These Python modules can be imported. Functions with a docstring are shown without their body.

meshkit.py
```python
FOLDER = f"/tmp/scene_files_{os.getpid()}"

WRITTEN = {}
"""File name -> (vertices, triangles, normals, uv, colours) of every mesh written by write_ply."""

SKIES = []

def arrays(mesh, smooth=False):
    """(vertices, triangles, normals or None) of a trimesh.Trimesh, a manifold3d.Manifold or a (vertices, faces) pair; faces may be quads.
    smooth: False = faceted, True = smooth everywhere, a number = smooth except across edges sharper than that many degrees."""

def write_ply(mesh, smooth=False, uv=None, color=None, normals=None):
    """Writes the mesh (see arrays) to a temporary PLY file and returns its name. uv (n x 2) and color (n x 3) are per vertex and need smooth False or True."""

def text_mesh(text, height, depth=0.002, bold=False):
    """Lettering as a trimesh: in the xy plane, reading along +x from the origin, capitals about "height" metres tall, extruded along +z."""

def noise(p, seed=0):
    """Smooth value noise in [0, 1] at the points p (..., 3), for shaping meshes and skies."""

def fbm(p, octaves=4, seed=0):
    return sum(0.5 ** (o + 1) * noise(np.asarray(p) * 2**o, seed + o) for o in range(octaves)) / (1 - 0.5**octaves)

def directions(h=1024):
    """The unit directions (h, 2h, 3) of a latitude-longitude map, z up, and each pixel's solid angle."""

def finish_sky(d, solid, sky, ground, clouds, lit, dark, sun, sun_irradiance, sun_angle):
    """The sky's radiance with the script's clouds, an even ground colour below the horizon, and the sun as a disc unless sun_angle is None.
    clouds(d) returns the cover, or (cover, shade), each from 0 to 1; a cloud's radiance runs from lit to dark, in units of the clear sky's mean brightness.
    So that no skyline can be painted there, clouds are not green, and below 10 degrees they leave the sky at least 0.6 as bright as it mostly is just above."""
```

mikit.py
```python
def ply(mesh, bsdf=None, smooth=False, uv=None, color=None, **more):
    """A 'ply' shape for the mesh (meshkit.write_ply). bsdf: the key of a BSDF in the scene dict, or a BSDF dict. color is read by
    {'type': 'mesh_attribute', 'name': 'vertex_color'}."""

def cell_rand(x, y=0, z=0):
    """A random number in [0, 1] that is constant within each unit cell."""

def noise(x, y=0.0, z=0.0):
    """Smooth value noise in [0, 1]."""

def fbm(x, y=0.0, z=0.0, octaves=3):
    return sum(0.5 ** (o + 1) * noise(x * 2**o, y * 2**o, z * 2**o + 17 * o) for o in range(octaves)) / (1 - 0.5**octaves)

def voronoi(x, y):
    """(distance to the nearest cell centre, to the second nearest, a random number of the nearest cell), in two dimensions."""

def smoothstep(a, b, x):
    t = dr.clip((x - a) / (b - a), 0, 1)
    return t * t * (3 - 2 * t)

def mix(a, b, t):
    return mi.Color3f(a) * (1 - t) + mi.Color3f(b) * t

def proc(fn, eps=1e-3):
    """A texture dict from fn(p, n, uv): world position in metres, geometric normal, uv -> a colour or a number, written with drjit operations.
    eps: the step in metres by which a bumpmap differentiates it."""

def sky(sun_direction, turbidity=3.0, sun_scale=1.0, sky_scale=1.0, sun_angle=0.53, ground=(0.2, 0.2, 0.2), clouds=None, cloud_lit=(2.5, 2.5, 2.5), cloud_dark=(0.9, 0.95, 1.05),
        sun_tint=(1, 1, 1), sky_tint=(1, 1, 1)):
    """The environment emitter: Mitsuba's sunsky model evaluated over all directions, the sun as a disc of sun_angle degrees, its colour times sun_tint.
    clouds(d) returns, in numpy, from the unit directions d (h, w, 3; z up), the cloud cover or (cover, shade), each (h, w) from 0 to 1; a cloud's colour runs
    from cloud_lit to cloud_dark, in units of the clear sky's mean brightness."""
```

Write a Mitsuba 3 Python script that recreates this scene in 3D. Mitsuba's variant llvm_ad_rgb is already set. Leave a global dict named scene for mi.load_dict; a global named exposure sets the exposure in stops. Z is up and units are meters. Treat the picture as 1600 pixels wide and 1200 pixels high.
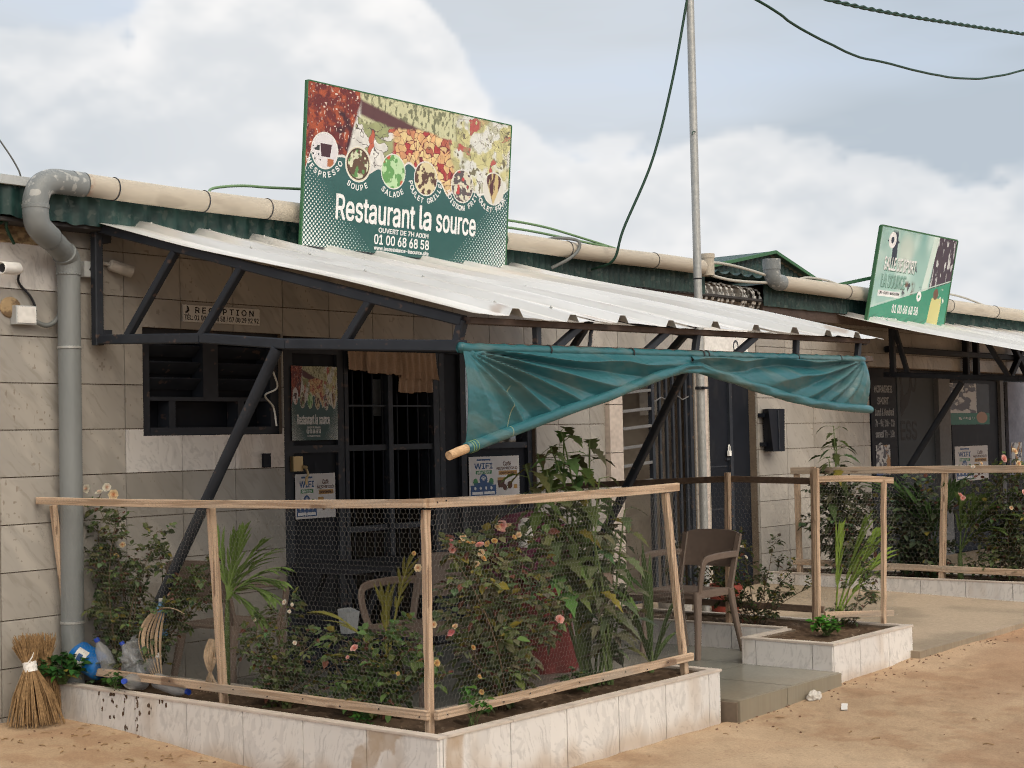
import math, random
import numpy as np
import trimesh
import drjit as dr
import mitsuba as mi
import mikit, meshkit
from mikit import ply, proc, noise, fbm, voronoi, cell_rand, smoothstep, mix
from shapely.geometry import Polygon, box as sbox
from shapely.ops import unary_union

T = mi.ScalarTransform4f
scene, labels = {'type': 'scene'}, {}
R = random.Random(7)
NR = np.random.default_rng(7)

# ------------------------------------------------------------------ camera, sky, exposure
# x runs along the shop front (to the right, away), y into the building, z up, metres
EYE = np.array([0.0, 0.0, 1.6])
FWD = np.array([0.76972319, 0.63735478, 0.03612599])
UP = np.array([-0.01379087, -0.03997541, 0.99910549])
scene['camera'] = {'type': 'perspective', 'fov': 36.87, 'fov_axis': 'x', 'near_clip': 0.05, 'far_clip': 2000.0,
                   'to_world': T().look_at(origin=EYE.tolist(), target=(EYE + FWD).tolist(), up=UP.tolist())}
exposure = 2.22

def nsmooth(a, b, x):
    t = np.clip((x - a) / (b - a), 0, 1)
    return t * t * (3 - 2 * t)

def clouds(d):
    az = np.degrees(np.arctan2(d[..., 1], d[..., 0]))
    el = np.degrees(np.arcsin(d[..., 2]))
    q = d * np.array([1, 1, 1.4])
    n1, n2, n3 = meshkit.fbm(q * 9, 5, 3), meshkit.fbm(q * 26, 5, 9), meshkit.fbm(d * np.array([5, 5, 22]), 5, 21)
    top = np.interp(az, [-180, -90, -20, 14, 21, 25, 29, 31, 34, 37, 38.6, 40, 41, 42, 44, 52, 53.5, 56, 70, 120, 180],
                    [12, 17, 9, 8.6, 8.9, 9.6, 10.4, 11.2, 10.7, 10.4, 11.0, 12.2, 13.6, 15.4, 19, 17.5, 15.2, 14.2, 16, 12, 12])
    top = top + (n2 - 0.5) * 3.4 + (n1 - 0.5) * 2.4
    n4 = meshkit.fbm(q * 60, 4, 31)
    cum = nsmooth(-0.3, 0.5, top - el + 0.9 * (n4 - .5)) * nsmooth(-2.6, 1.6, top - el)
    rim = np.exp(-np.clip(top - el, 0, 30) / 1.7)
    lump = nsmooth(0.38, 0.62, n1 * 0.45 + n2 * 0.40 + n4 * 0.15)
    right = nsmooth(36, 23, az)
    sh_c = np.clip(0.22 + 0.36 * lump - 0.34 * rim + 0.22 * right + 0.18 * nsmooth(50, 57, az), 0, 1)
    sh_s = np.clip(0.62 + 1.1 * (n3 - 0.46) + 0.26 * right, 0, 1)
    cover_s = np.clip(0.84 + 1.0 * (n3 - 0.45), 0.65, 0.98)
    return np.clip(cum + (1 - cum) * cover_s, 0, 1), cum * sh_c + (1 - cum) * sh_s

scene['sky'] = mikit.sky((-0.26, -0.70, 0.68), turbidity=3.5, sun_scale=0.50, sun_angle=60, ground=(0.32, 0.24, 0.17), clouds=clouds,
                         cloud_lit=(2.32, 2.27, 2.22), cloud_dark=(1.14, 1.29, 1.44), sun_tint=(0.93, 0.985, 1.06), sky_tint=(1.0, 1.0, 0.98))

# ------------------------------------------------------------------ materials
def rgb(c):
    return {'type': 'rgb', 'value': [float(v) for v in c]}

def mat(name, color, rough=0.6, spec=0.4, metal=0.0, bump=None, scale=1.0, **kw):
    c = color if isinstance(color, dict) else rgb(color)
    b = {'type': 'principled', 'base_color': c, 'roughness': rough, 'specular': spec, 'metallic': metal, **kw}
    if bump is not None:
        b = {'type': 'bumpmap', 'tex': proc(bump, 2e-3), 'scale': scale, 'bsdf': b}
    scene[name] = {'type': 'twosided', 'bsdf': b}
    return name

def vary(c, f1=9.0, a1=0.18, f2=60.0, a2=0.12):
    def fn(p, n, uv):
        k = 1 + a1 * 2 * (fbm(p.x * f1, p.y * f1, p.z * f1) - 0.5) + a2 * 2 * (noise(p.x * f2, p.y * f2, p.z * f2) - 0.5)
        return mi.Color3f(*c) * k
    return proc(fn)

def tile_fn(x0, dx, z0, dz, warm=1.0):
    def f_tile(p, n, uv):
        r = cell_rand(dr.floor((p.x - x0) / dx), 3, dr.floor((p.z - z0) / dz))
        r2 = cell_rand(dr.floor((p.x - x0) / dx), 8, dr.floor((p.z - z0) / dz))
        a, b = p.x * 0.75 + p.z * 0.66, p.z * 0.75 - p.x * 0.66
        o = r * 31
        wv = 0.05 * fbm(p.x * 7 + o, p.z * 7, 2.0)
        streak = fbm((a + wv) * 48 + o, (b + wv) * 9 + o, r * 9, 4)
        soft = fbm(a * 9 + o, b * 3, 4.0 + r * 7)
        spot = smoothstep(0.80, 0.95, noise(p.x * 62 + o, p.z * 48)) * smoothstep(0.45, 0.7, soft)
        c = mix((0.365, 0.342, 0.312), (0.325, 0.31, 0.288), r2)
        c = mix(c, (0.22, 0.198, 0.168), 0.38 * smoothstep(0.50, 0.78, streak))
        c = mix(c, (0.45, 0.42, 0.38), 0.5 * smoothstep(0.52, 0.7, soft))
        c = mix(c, (0.15, 0.11, 0.08), 0.55 * spot)
        dirt = smoothstep(0.55, 0.75, fbm(p.x * 2.2, p.z * 0.8, 3.0)) * 0.25 + smoothstep(0.8, 0.1, p.z) * 0.25
        c = mix(c, (0.17, 0.145, 0.11), dirt)
        return c * (0.9 + 0.2 * r)
    return proc(f_tile)

def f_marble(p, n, uv):
    h = p.x + p.y
    r = cell_rand(dr.floor(h / 0.42), 5, 1)
    a, b = h * 0.92 + p.z * 0.4, p.z * 0.92 - h * 0.4
    w = fbm(h * 5 + r * 20, p.z * 5, 1.0) - 0.5
    vein = fbm(a * 85 + w * 14 + r * 13, b * 22 + r * 5 + w * 4, 2.0, 5)
    blot = fbm(h * 17 + r * 9, p.z * 14 + w * 4, 6.0, 4)
    c = mix((0.64, 0.62, 0.605), (0.70, 0.675, 0.65), r)
    c = mix(c, (0.36, 0.35, 0.345), 0.42 * smoothstep(0.52, 0.78, vein))
    c = mix(c, (0.50, 0.485, 0.475), 0.42 * smoothstep(0.58, 0.66, blot))
    g = smoothstep(0.12, 0.0, p.z + 0.08 * (noise(h * 9, 2.0) - 0.5)) * 0.55
    g = dr.maximum(g, 0.35 * smoothstep(0.62, 0.8, fbm(h * 4, p.z * 1.2, 9.0)))
    # clay stain by the front corner
    s = smoothstep(0.11, 0.06, dr.abs(p.y - 5.08 + (p.z - 0.15) * 0.75 + 0.20 * (fbm(p.y * 13, p.z * 13, 2.0, 4) - 0.5))) * dr.select(p.x < 5.06, 1.0, 0.0)
    s2 = smoothstep(0.075, 0.05, dr.abs(p.x - 5.16 + 0.05 * (fbm(p.x * 26, p.z * 7, 2.0) - 0.5))) * dr.select(p.y < 4.66, 1.0, 0.0) * dr.select(p.x > 5.06, 1.0, 0.0)
    c = mix(c, (0.36, 0.255, 0.16), dr.maximum(g, (0.45 + 0.45 * fbm(h * 20, p.z * 20, 7.0)) * dr.maximum(s, s2)))
    return c

def f_sand(p, n, uv):
    big = fbm(p.x * 0.9, p.y * 0.9, 1.0, 4)
    mid = fbm(p.x * 6, p.y * 6, 2.0, 4)
    fine = noise(p.x * 130, p.y * 130)
    red = smoothstep(8.0, 11.5, p.x + 0.6 * (big - 0.5))
    c = mix((0.345, 0.245, 0.160), (0.36, 0.22, 0.132), red)
    c = mix(c, (0.27, 0.165, 0.10), 0.6 * smoothstep(0.42, 0.7, mid))
    c = mix(c, (0.42, 0.315, 0.215), 0.6 * smoothstep(0.50, 0.75, big))
    peb = smoothstep(0.86, 0.93, noise(p.x * 47, p.y * 47))
    c = mix(c, (0.24, 0.155, 0.10), 0.4 * peb)
    tr = smoothstep(0.42, 0.62, fbm(p.x * 0.55 + 9, p.y * 1.9, 4.0, 4))
    c = mix(c, (0.25, 0.155, 0.098), 0.45 * tr)
    return c * (0.83 + 0.22 * fine)

def b_sand(p, n, uv):
    return 0.034 * fbm(p.x * 6, p.y * 6, 0.0, 6) + 0.002 * noise(p.x * 120, p.y * 120)

def f_patio(p, n, uv):
    m = fbm(p.x * 2.5, p.y * 2.5, 1.0, 4)
    f = noise(p.x * 90, p.y * 90)
    c = mix((0.125, 0.128, 0.112), (0.170, 0.168, 0.145), smoothstep(0.35, 0.65, m))
    c = mix(c, (0.30, 0.24, 0.165), 0.55 * smoothstep(5.2, 4.4, p.y + 0.5 * (m - 0.5)))
    return c * (0.93 + 0.14 * f)

def f_passage(p, n, uv):
    m = fbm(p.x * 1.4, p.y * 1.4, 5.0, 4)
    c = mix((0.25, 0.20, 0.145), (0.35, 0.275, 0.20), smoothstep(0.35, 0.68, m))
    return c * (0.9 + 0.2 * noise(p.x * 60, p.y * 60))

def f_wood(p, n, uv):
    h = p.x + p.y
    g = fbm(h * 4 + p.z * 70, p.z * 4 + h * 50, 1.0, 3)
    g2 = fbm(h * 0.9 + p.z * 130, p.z * 0.9 + h * 130, 4.0, 3)
    c = mix((0.53, 0.39, 0.275), (0.40, 0.275, 0.185), smoothstep(0.35, 0.7, g))
    c = mix(c, (0.27, 0.18, 0.12), 0.6 * smoothstep(0.54, 0.68, g2))
    k = smoothstep(0.82, 0.9, noise(p.x * 22, p.y * 22, p.z * 22))
    return mix(c, (0.14, 0.085, 0.055), 0.7 * k)

def f_rail(p, n, uv):
    h = p.x + p.y
    g = fbm(h * 3, p.z * 120 + 3 * noise(h * 2.0, 5.0), 1.0, 4)
    c = mix((0.52, 0.385, 0.275), (0.34, 0.235, 0.16), smoothstep(0.36, 0.68, g))
    c = mix(c, (0.37, 0.33, 0.28), 0.5 * smoothstep(0.5, 0.7, fbm(h * 2.2, p.z * 9, 8.0)))
    k = smoothstep(0.84, 0.92, noise(h * 7, p.z * 30))
    return mix(c, (0.15, 0.09, 0.06), 0.75 * k)

def f_post(p, n, uv):
    h = p.x - p.y
    g = fbm(h * 110 + 3 * noise(p.z * 2.0, 5.0), p.z * 3, 1.0, 4)
    c = mix((0.54, 0.40, 0.285), (0.35, 0.24, 0.165), smoothstep(0.36, 0.68, g))
    k = smoothstep(0.84, 0.92, noise(h * 30, p.z * 7))
    return mix(c, (0.15, 0.09, 0.06), 0.75 * k)

def f_gutter(p, n, uv):
    c = mix((0.47, 0.425, 0.355), (0.40, 0.355, 0.29), fbm(p.x * 5, p.y * 9, p.z * 14))
    st = smoothstep(0.66, 0.74, fbm(p.x * 2.3, 4.0, p.z * 6)) * 0.35
    c = mix(c, (0.27, 0.23, 0.18), st)
    rust = smoothstep(0.09, 0.02, dr.abs(p.x - 5.06)) * smoothstep(0.45, 0.6, fbm(p.x * 30, p.y * 30, p.z * 30))
    return mix(c, (0.30, 0.13, 0.07), 0.8 * rust)

def f_pipe(p, n, uv):
    c = mix((0.165, 0.182, 0.188), (0.215, 0.23, 0.235), fbm(p.x * 9, p.y * 9, p.z * 2.5))
    w = smoothstep(0.60, 0.70, fbm(p.x * 26, p.y * 26, p.z * 20)) * smoothstep(2.86, 2.98, p.z)
    c = mix(c, (0.48, 0.48, 0.46), 0.6 * w)
    return mix(c, (0.17, 0.16, 0.14), 0.4 * smoothstep(0.7, 0.1, p.z))

def f_roof(p, n, uv):
    m = fbm(p.x * 3, p.y * 0.8, 1.0, 4)
    c = mix((0.82, 0.81, 0.79), (0.70, 0.69, 0.665), smoothstep(0.4, 0.7, m))
    s = smoothstep(0.50, 0.75, fbm(p.x * 18, p.y * 1.1, 3.0, 4))
    c = mix(c, (0.48, 0.45, 0.41), 0.45 * s)
    ru = smoothstep(0.70, 0.80, fbm(p.x * 9, p.y * 3, 9.0, 4)) * smoothstep(6.0, 4.6, p.y)
    return mix(c, (0.36, 0.22, 0.13), 0.5 * ru)

def f_fascia(p, n, uv):
    m = fbm(p.x * 12, p.y * 12, p.z * 12, 4)
    c = mix((0.010, 0.036, 0.034), (0.024, 0.066, 0.060), smoothstep(0.35, 0.7, m))
    return mix(c, (0.10, 0.13, 0.115), 0.5 * smoothstep(0.62, 0.75, fbm(p.x * 22, p.z * 22, 5.0)))

def f_tarp(p, n, uv):
    m = fbm(p.x * 2.4, p.z * 4, 1.0, 4)
    c = mix((0.020, 0.100, 0.122), (0.032, 0.132, 0.152), m)
    d = smoothstep(0.50, 0.68, fbm(p.x * 2.0 + 3, p.z * 8 + p.x * 3, 7.0, 4))
    c = mix(c, (0.10, 0.15, 0.14), 0.45 * d)
    line = smoothstep(0.0035, 0.0015, dr.abs(p.x - 5.56)) * smoothstep(1.86, 1.84, p.z)
    return mix(c, (0.30, 0.33, 0.20), 0.7 * line)

def f_soil(p, n, uv):
    c = mix((0.055, 0.036, 0.025), (0.115, 0.078, 0.052), fbm(p.x * 30, p.y * 30, 1.0))
    return mix(c, (0.28, 0.22, 0.16), 0.6 * smoothstep(0.88, 0.93, noise(p.x * 60, p.y * 60)))

def f_steel(p, n, uv):
    c = mix((0.017, 0.021, 0.030), (0.034, 0.040, 0.052), fbm(p.x * 9, p.y * 9, p.z * 9))
    return mix(c, (0.16, 0.10, 0.07), 0.5 * smoothstep(0.66, 0.78, fbm(p.x * 24, p.y * 24, p.z * 24)))

def f_black(p, n, uv):
    c = mix((0.007, 0.009, 0.014), (0.013, 0.016, 0.024), fbm(p.x * 4, p.y * 4, p.z * 4))
    return mix(c, (0.035, 0.036, 0.038), 0.3 * smoothstep(0.6, 0.75, fbm(p.x * 5, p.y * 5, p.z * 2)))

def f_mortar(p, n, uv):
    return mix((0.40, 0.29, 0.17), (0.19, 0.13, 0.08), smoothstep(0.40, 0.62, fbm(p.x * 28, p.y * 28, p.z * 28, 4)))

def f_plaster(p, n, uv):
    return mix((0.42, 0.38, 0.33), (0.27, 0.235, 0.20), smoothstep(0.4, 0.7, fbm(p.x * 5, p.y * 5, p.z * 5, 4)))

def f_galv(p, n, uv):
    d, e, r = voronoi((p.x + p.y) * 60, p.z * 40)
    return mix((0.34, 0.35, 0.345), (0.46, 0.465, 0.455), r * 0.6 + 0.4 * fbm(p.x * 20, p.y * 20, p.z * 3))

mat('m_tile', tile_fn(5.16, 0.42, 0.13, 0.264), 0.42, 0.4)
mat('m_tile_right', tile_fn(12.88, 0.55, 0.20, 0.25), 0.42, 0.4)
mat('m_marble', proc(f_marble), 0.32, 0.5)
mat('m_marble_pier', vary((0.52, 0.45, 0.40), 7, 0.15, 40, 0.12), 0.4, 0.4)
mat('m_greyblue', vary((0.20, 0.21, 0.26), 6, 0.25, 40, 0.1), 0.7)
mat('m_steel2', vary((0.15, 0.15, 0.155), 9, 0.2, 40, 0.1), 0.5)
mat('m_gymgrey2', vary((0.135, 0.135, 0.138), 3, 0.15, 40, 0.08), 0.7)
mat('m_letterdim', (0.30, 0.31, 0.32), 0.6)
mat('m_white2', vary((0.74, 0.73, 0.71), 20, 0.1, 50, 0.1), 0.4)
mat('m_poleend', vary((0.50, 0.33, 0.19), 40, 0.3, 90, 0.2), 0.8)
mat('m_mint', (0.24, 0.40, 0.36), 0.6)
mat('m_coping', vary((0.50, 0.44, 0.385), 7, 0.18, 40, 0.12), 0.45, 0.4)
mat('m_wooddark', vary((0.15, 0.105, 0.078), 14, 0.25, 70, 0.2), 0.8, 0.2)
mat('m_coffee', (0.085, 0.035, 0.025), 0.5)
scene['m_clearpet'] = {'type': 'blendbsdf', 'weight': 0.74, 'a': {'type': 'twosided', 'bsdf': {'type': 'principled', 'base_color': {'type': 'rgb', 'value': [0.6, 0.62, 0.65]}, 'roughness': 0.15, 'specular': 0.8}}, 'b': {'type': 'thindielectric', 'int_ior': 1.5}}
mat('m_bluepet', (0.12, 0.28, 0.48), 0.2, 0.6)
mat('m_grout', vary((0.15, 0.115, 0.085)), 0.9)
mat('m_sand', proc(f_sand), 0.95, 0.15, bump=b_sand, scale=1.0)
mat('m_patio', proc(f_patio), 0.24, 0.5)
mat('m_passage', proc(f_passage), 0.6, 0.3)
mat('m_wood', proc(f_wood), 0.8, 0.25)
mat('m_rail', proc(f_rail), 0.8, 0.25)
mat('m_post', proc(f_post), 0.8, 0.25)
mat('m_gutter', proc(f_gutter), 0.5, 0.4)
mat('m_pipe', proc(f_pipe), 0.45, 0.45)
mat('m_roof', proc(f_roof), 0.30, 0.5, 0.45)
mat('m_fascia', proc(f_fascia), 0.45, 0.4)
mat('m_tarp', proc(f_tarp), 0.30, 0.55, bump=lambda p, n, uv: 0.006 * fbm(p.x * 16 + p.z * 9, p.z * 26, 1.0, 3), scale=1.0)
mat('m_soil', proc(f_soil), 0.95, 0.1)
mat('m_steel', proc(f_steel), 0.5, 0.3)
mat('m_black', proc(f_black), 0.55, 0.18)
mat('m_mortar', proc(f_mortar), 0.95, 0.1)
mat('m_plaster', proc(f_plaster), 0.85, 0.2)
mat('m_galv', proc(f_galv), 0.45, 0.5, 0.4)
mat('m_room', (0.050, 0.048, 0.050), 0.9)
mat('m_white', (0.62, 0.60, 0.57), 0.5)
mat('m_offwhite', vary((0.50, 0.465, 0.42)), 0.5)
mat('m_greybox', (0.42, 0.44, 0.45), 0.5)
mat('m_ink', (0.015, 0.016, 0.02), 0.6)
mat('m_letter', (0.70, 0.70, 0.71), 0.5)
mat('m_blue', (0.035, 0.085, 0.21), 0.5)
mat('m_navy', (0.018, 0.035, 0.10), 0.5)
mat('m_greenband', (0.045, 0.20, 0.075), 0.5)
mat('m_brownink', (0.20, 0.10, 0.045), 0.5)
mat('m_ochre', (0.42, 0.24, 0.08), 0.5)
mat('m_darkgreen', (0.02, 0.10, 0.06), 0.5)
mat('m_chair', vary((0.175, 0.130, 0.105), 4, 0.1, 50, 0.05), 0.5, 0.4)
mat('m_cloth', vary((0.38, 0.275, 0.205), 8, 0.2, 120, 0.1), 0.9, 0.1)
mat('m_plum', vary((0.13, 0.035, 0.065), 7, 0.3, 60, 0.1), 0.9, 0.1)
mat('m_redcloth', vary((0.115, 0.026, 0.024), 14, 0.5, 60, 0.2), 0.9, 0.1)
mat('m_straw', vary((0.26, 0.165, 0.085), 30, 0.4, 90, 0.3), 0.9, 0.1)
mat('m_dryleaf', vary((0.42, 0.31, 0.21), 14, 0.3, 90, 0.2), 0.85, 0.1)
mat('m_bluebottle', (0.012, 0.13, 0.40), 0.18, 0.6)
mat('m_capblue', (0.02, 0.06, 0.40), 0.35, 0.5)
mat('m_cable', (0.012, 0.045, 0.028), 0.5, 0.4)
mat('m_cablegreen', (0.16, 0.27, 0.14), 0.5, 0.4)
mat('m_cablegrey', (0.42, 0.41, 0.37), 0.5, 0.4)
mat('m_conduit', (0.13, 0.14, 0.14), 0.5)
mat('m_wire', (0.27, 0.26, 0.24), 0.5, 0.5, 0.2)
mat('m_razor', (0.80, 0.80, 0.78), 0.4, 0.6, 0.0)
mat('m_brass', (0.45, 0.34, 0.18), 0.4, 0.5, 0.6)
mat('m_redpot', (0.26, 0.05, 0.035), 0.6)
mat('m_greysign', (0.075, 0.085, 0.095), 0.6)
mat('m_gymgrey', vary((0.055, 0.066, 0.078), 3, 0.15, 40, 0.08), 0.7)
mat('m_paper', (0.60, 0.58, 0.57), 0.6)
mat('m_signedge', (0.04, 0.13, 0.06), 0.5)
mat('m_stem', vary((0.12, 0.085, 0.05), 20, 0.3, 90, 0.2), 0.85, 0.2)
mat('m_greenstem', vary((0.10, 0.14, 0.05), 20, 0.3, 90, 0.2), 0.7, 0.2)
mat('m_brownbeam', vary((0.085, 0.060, 0.050), 9, 0.3, 60, 0.2), 0.6, 0.3)
mat('m_pebble', vary((0.16, 0.095, 0.06), 30, 0.4, 90, 0.2), 0.9, 0.1)
scene['m_leaf'] = {'type': 'principledthin', 'base_color': {'type': 'mesh_attribute', 'name': 'vertex_color'}, 'roughness': 0.45, 'diff_trans': 0.55, 'eta': 1.45}
scene['m_petal'] = {'type': 'principledthin', 'base_color': {'type': 'mesh_attribute', 'name': 'vertex_color'}, 'roughness': 0.7, 'diff_trans': 0.7, 'eta': 1.3}
scene['m_plastic'] = {'type': 'thindielectric', 'int_ior': 1.45}
scene['m_pane'] = {'type': 'thindielectric', 'int_ior': 1.5}

# ------------------------------------------------------------------ helpers
def key_for(name):
    if name not in scene and not any(k.startswith(name + '__') for k in scene) and name not in labels:
        return name
    i = 1
    while True:
        k = f'{name}_{i:03d}'
        if k not in scene and k not in labels and not any(q.startswith(k + '__') for q in scene):
            return k
        i += 1

_used = {}
def part(parent, name, mesh, m, smooth=False, label=None, kind=None, **kw):
    base = f'{parent}__{name}'
    i = _used.get(base, 0)
    _used[base] = i + 1
    k = base if i == 0 else f'{base}_{i:03d}'
    scene[k] = ply(mesh, m, smooth, **kw)
    d = {}
    if label: d['label'] = label
    if kind: d['kind'] = kind
    if d: labels[k] = d
    return k

def parts(parent, name, ms, m, smooth=False, label=None):
    for x in ms: part(parent, name, x, m, smooth, label)

def thing(name, label, cat, group=None):
    k = key_for(name)
    labels[k] = {'label': label, 'category': cat}
    if group: labels[k]['group'] = group
    return k

def solo(name, mesh, m, label, cat, smooth=False, group=None, **kw):
    k = thing(name, label, cat, group)
    scene[k] = ply(mesh, m, smooth, **kw)
    return k

def struct(name, mesh, m, smooth=False, label=None, **kw):
    scene[name] = ply(mesh, m, smooth, **kw)
    labels[name] = {'kind': 'structure'}
    if label: labels[name]['label'] = label

def cat(*ms):
    ms = [m for m in ms if m is not None]
    return trimesh.util.concatenate(ms) if len(ms) > 1 else ms[0]

def bx(x0, x1, y0, y1, z0, z1):
    m = trimesh.creation.box((abs(x1 - x0), abs(y1 - y0), abs(z1 - z0)))
    m.apply_translation(((x0 + x1) / 2, (y0 + y1) / 2, (z0 + z1) / 2))
    return m

def frame(d, up=(0, 0, 1)):
    d = np.asarray(d, float); d = d / np.linalg.norm(d)
    up = np.asarray(up, float)
    if abs(d @ up) > 0.98: up = np.array([1.0, 0, 0]) if abs(d[0]) < 0.9 else np.array([0, 1.0, 0])
    s = np.cross(d, up); s /= np.linalg.norm(s)
    u = np.cross(s, d)
    return d, s, u

def beam(p, q, w, h, up=(0, 0, 1), chamfer=0.12):
    """bar from p to q, w wide (sideways), h high, with chamfered edges"""
    p, q = np.asarray(p, float), np.asarray(q, float)
    d, s, u = frame(q - p, up)
    c = chamfer * min(w, h)
    a, b = w / 2, h / 2
    ring = [(-a + c, -b), (a - c, -b), (a, -b + c), (a, b - c), (a - c, b), (-a + c, b), (-a, b - c), (-a, -b + c)]
    v = np.array([o + s * x + u * z for o in (p, q) for x, z in ring])
    f = []
    for i in range(8):
        j = (i + 1) % 8
        f += [(i, j, 8 + j), (i, 8 + j, 8 + i)]
    for i in range(1, 7):
        f += [(0, i + 1, i), (8, 8 + i, 8 + i + 1)]
    m = trimesh.Trimesh(v, f, process=False)
    m.fix_normals() if False else None
    return m

def smooth_path(pts, n=8):
    pts = np.asarray(pts, float)
    if len(pts) < 3: return pts
    P = np.vstack([2 * pts[0] - pts[1], pts, 2 * pts[-1] - pts[-2]])
    out = []
    for i in range(1, len(P) - 2):
        for t in np.linspace(0, 1, n, endpoint=False):
            a, b, c, d = P[i - 1], P[i], P[i + 1], P[i + 2]
            out.append(0.5 * (2 * b + (c - a) * t + (2 * a - 5 * b + 4 * c - d) * t * t + (3 * b - a - 3 * c + d) * t ** 3))
    out.append(pts[-1])
    return np.array(out)

def tube(pts, r, sides=8, caps=True):
    p = np.asarray(pts, float)
    n = len(p)
    r = np.broadcast_to(np.asarray(r, float), (n,))
    t = np.gradient(p, axis=0) if n > 2 else np.array([p[1] - p[0]] * 2)
    t = t / (np.linalg.norm(t, axis=1, keepdims=True) + 1e-12)
    a = np.array([0, 0, 1.0]) if abs(t[0][2]) < 0.9 else np.array([1.0, 0, 0])
    A = np.zeros((n, 3))
    for i in range(n):
        a = a - t[i] * (a @ t[i]); a /= np.linalg.norm(a) + 1e-12
        A[i] = a
    B = np.cross(t, A)
    ang = np.arange(sides) * 2 * np.pi / sides
    v = (p[:, None] + r[:, None, None] * (np.cos(ang)[None, :, None] * A[:, None] + np.sin(ang)[None, :, None] * B[:, None])).reshape(-1, 3)
    i, j = np.meshgrid(np.arange(n - 1), np.arange(sides), indexing='ij')
    q = np.stack([i * sides + j, i * sides + (j + 1) % sides, (i + 1) * sides + (j + 1) % sides, (i + 1) * sides + j], -1).reshape(-1, 4)
    f = np.vstack([q[:, [0, 1, 2]], q[:, [0, 2, 3]]])
    if caps:
        v = np.vstack([v, p[0], p[-1]])
        c0, c1, k = len(v) - 2, len(v) - 1, np.arange(sides)
        f = np.vstack([f, np.stack([k * 0 + c0, (k + 1) % sides, k], 1), np.stack([k * 0 + c1, (n - 1) * sides + k, (n - 1) * sides + (k + 1) % sides], 1)])
    return trimesh.Trimesh(v, f, process=False)

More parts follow.
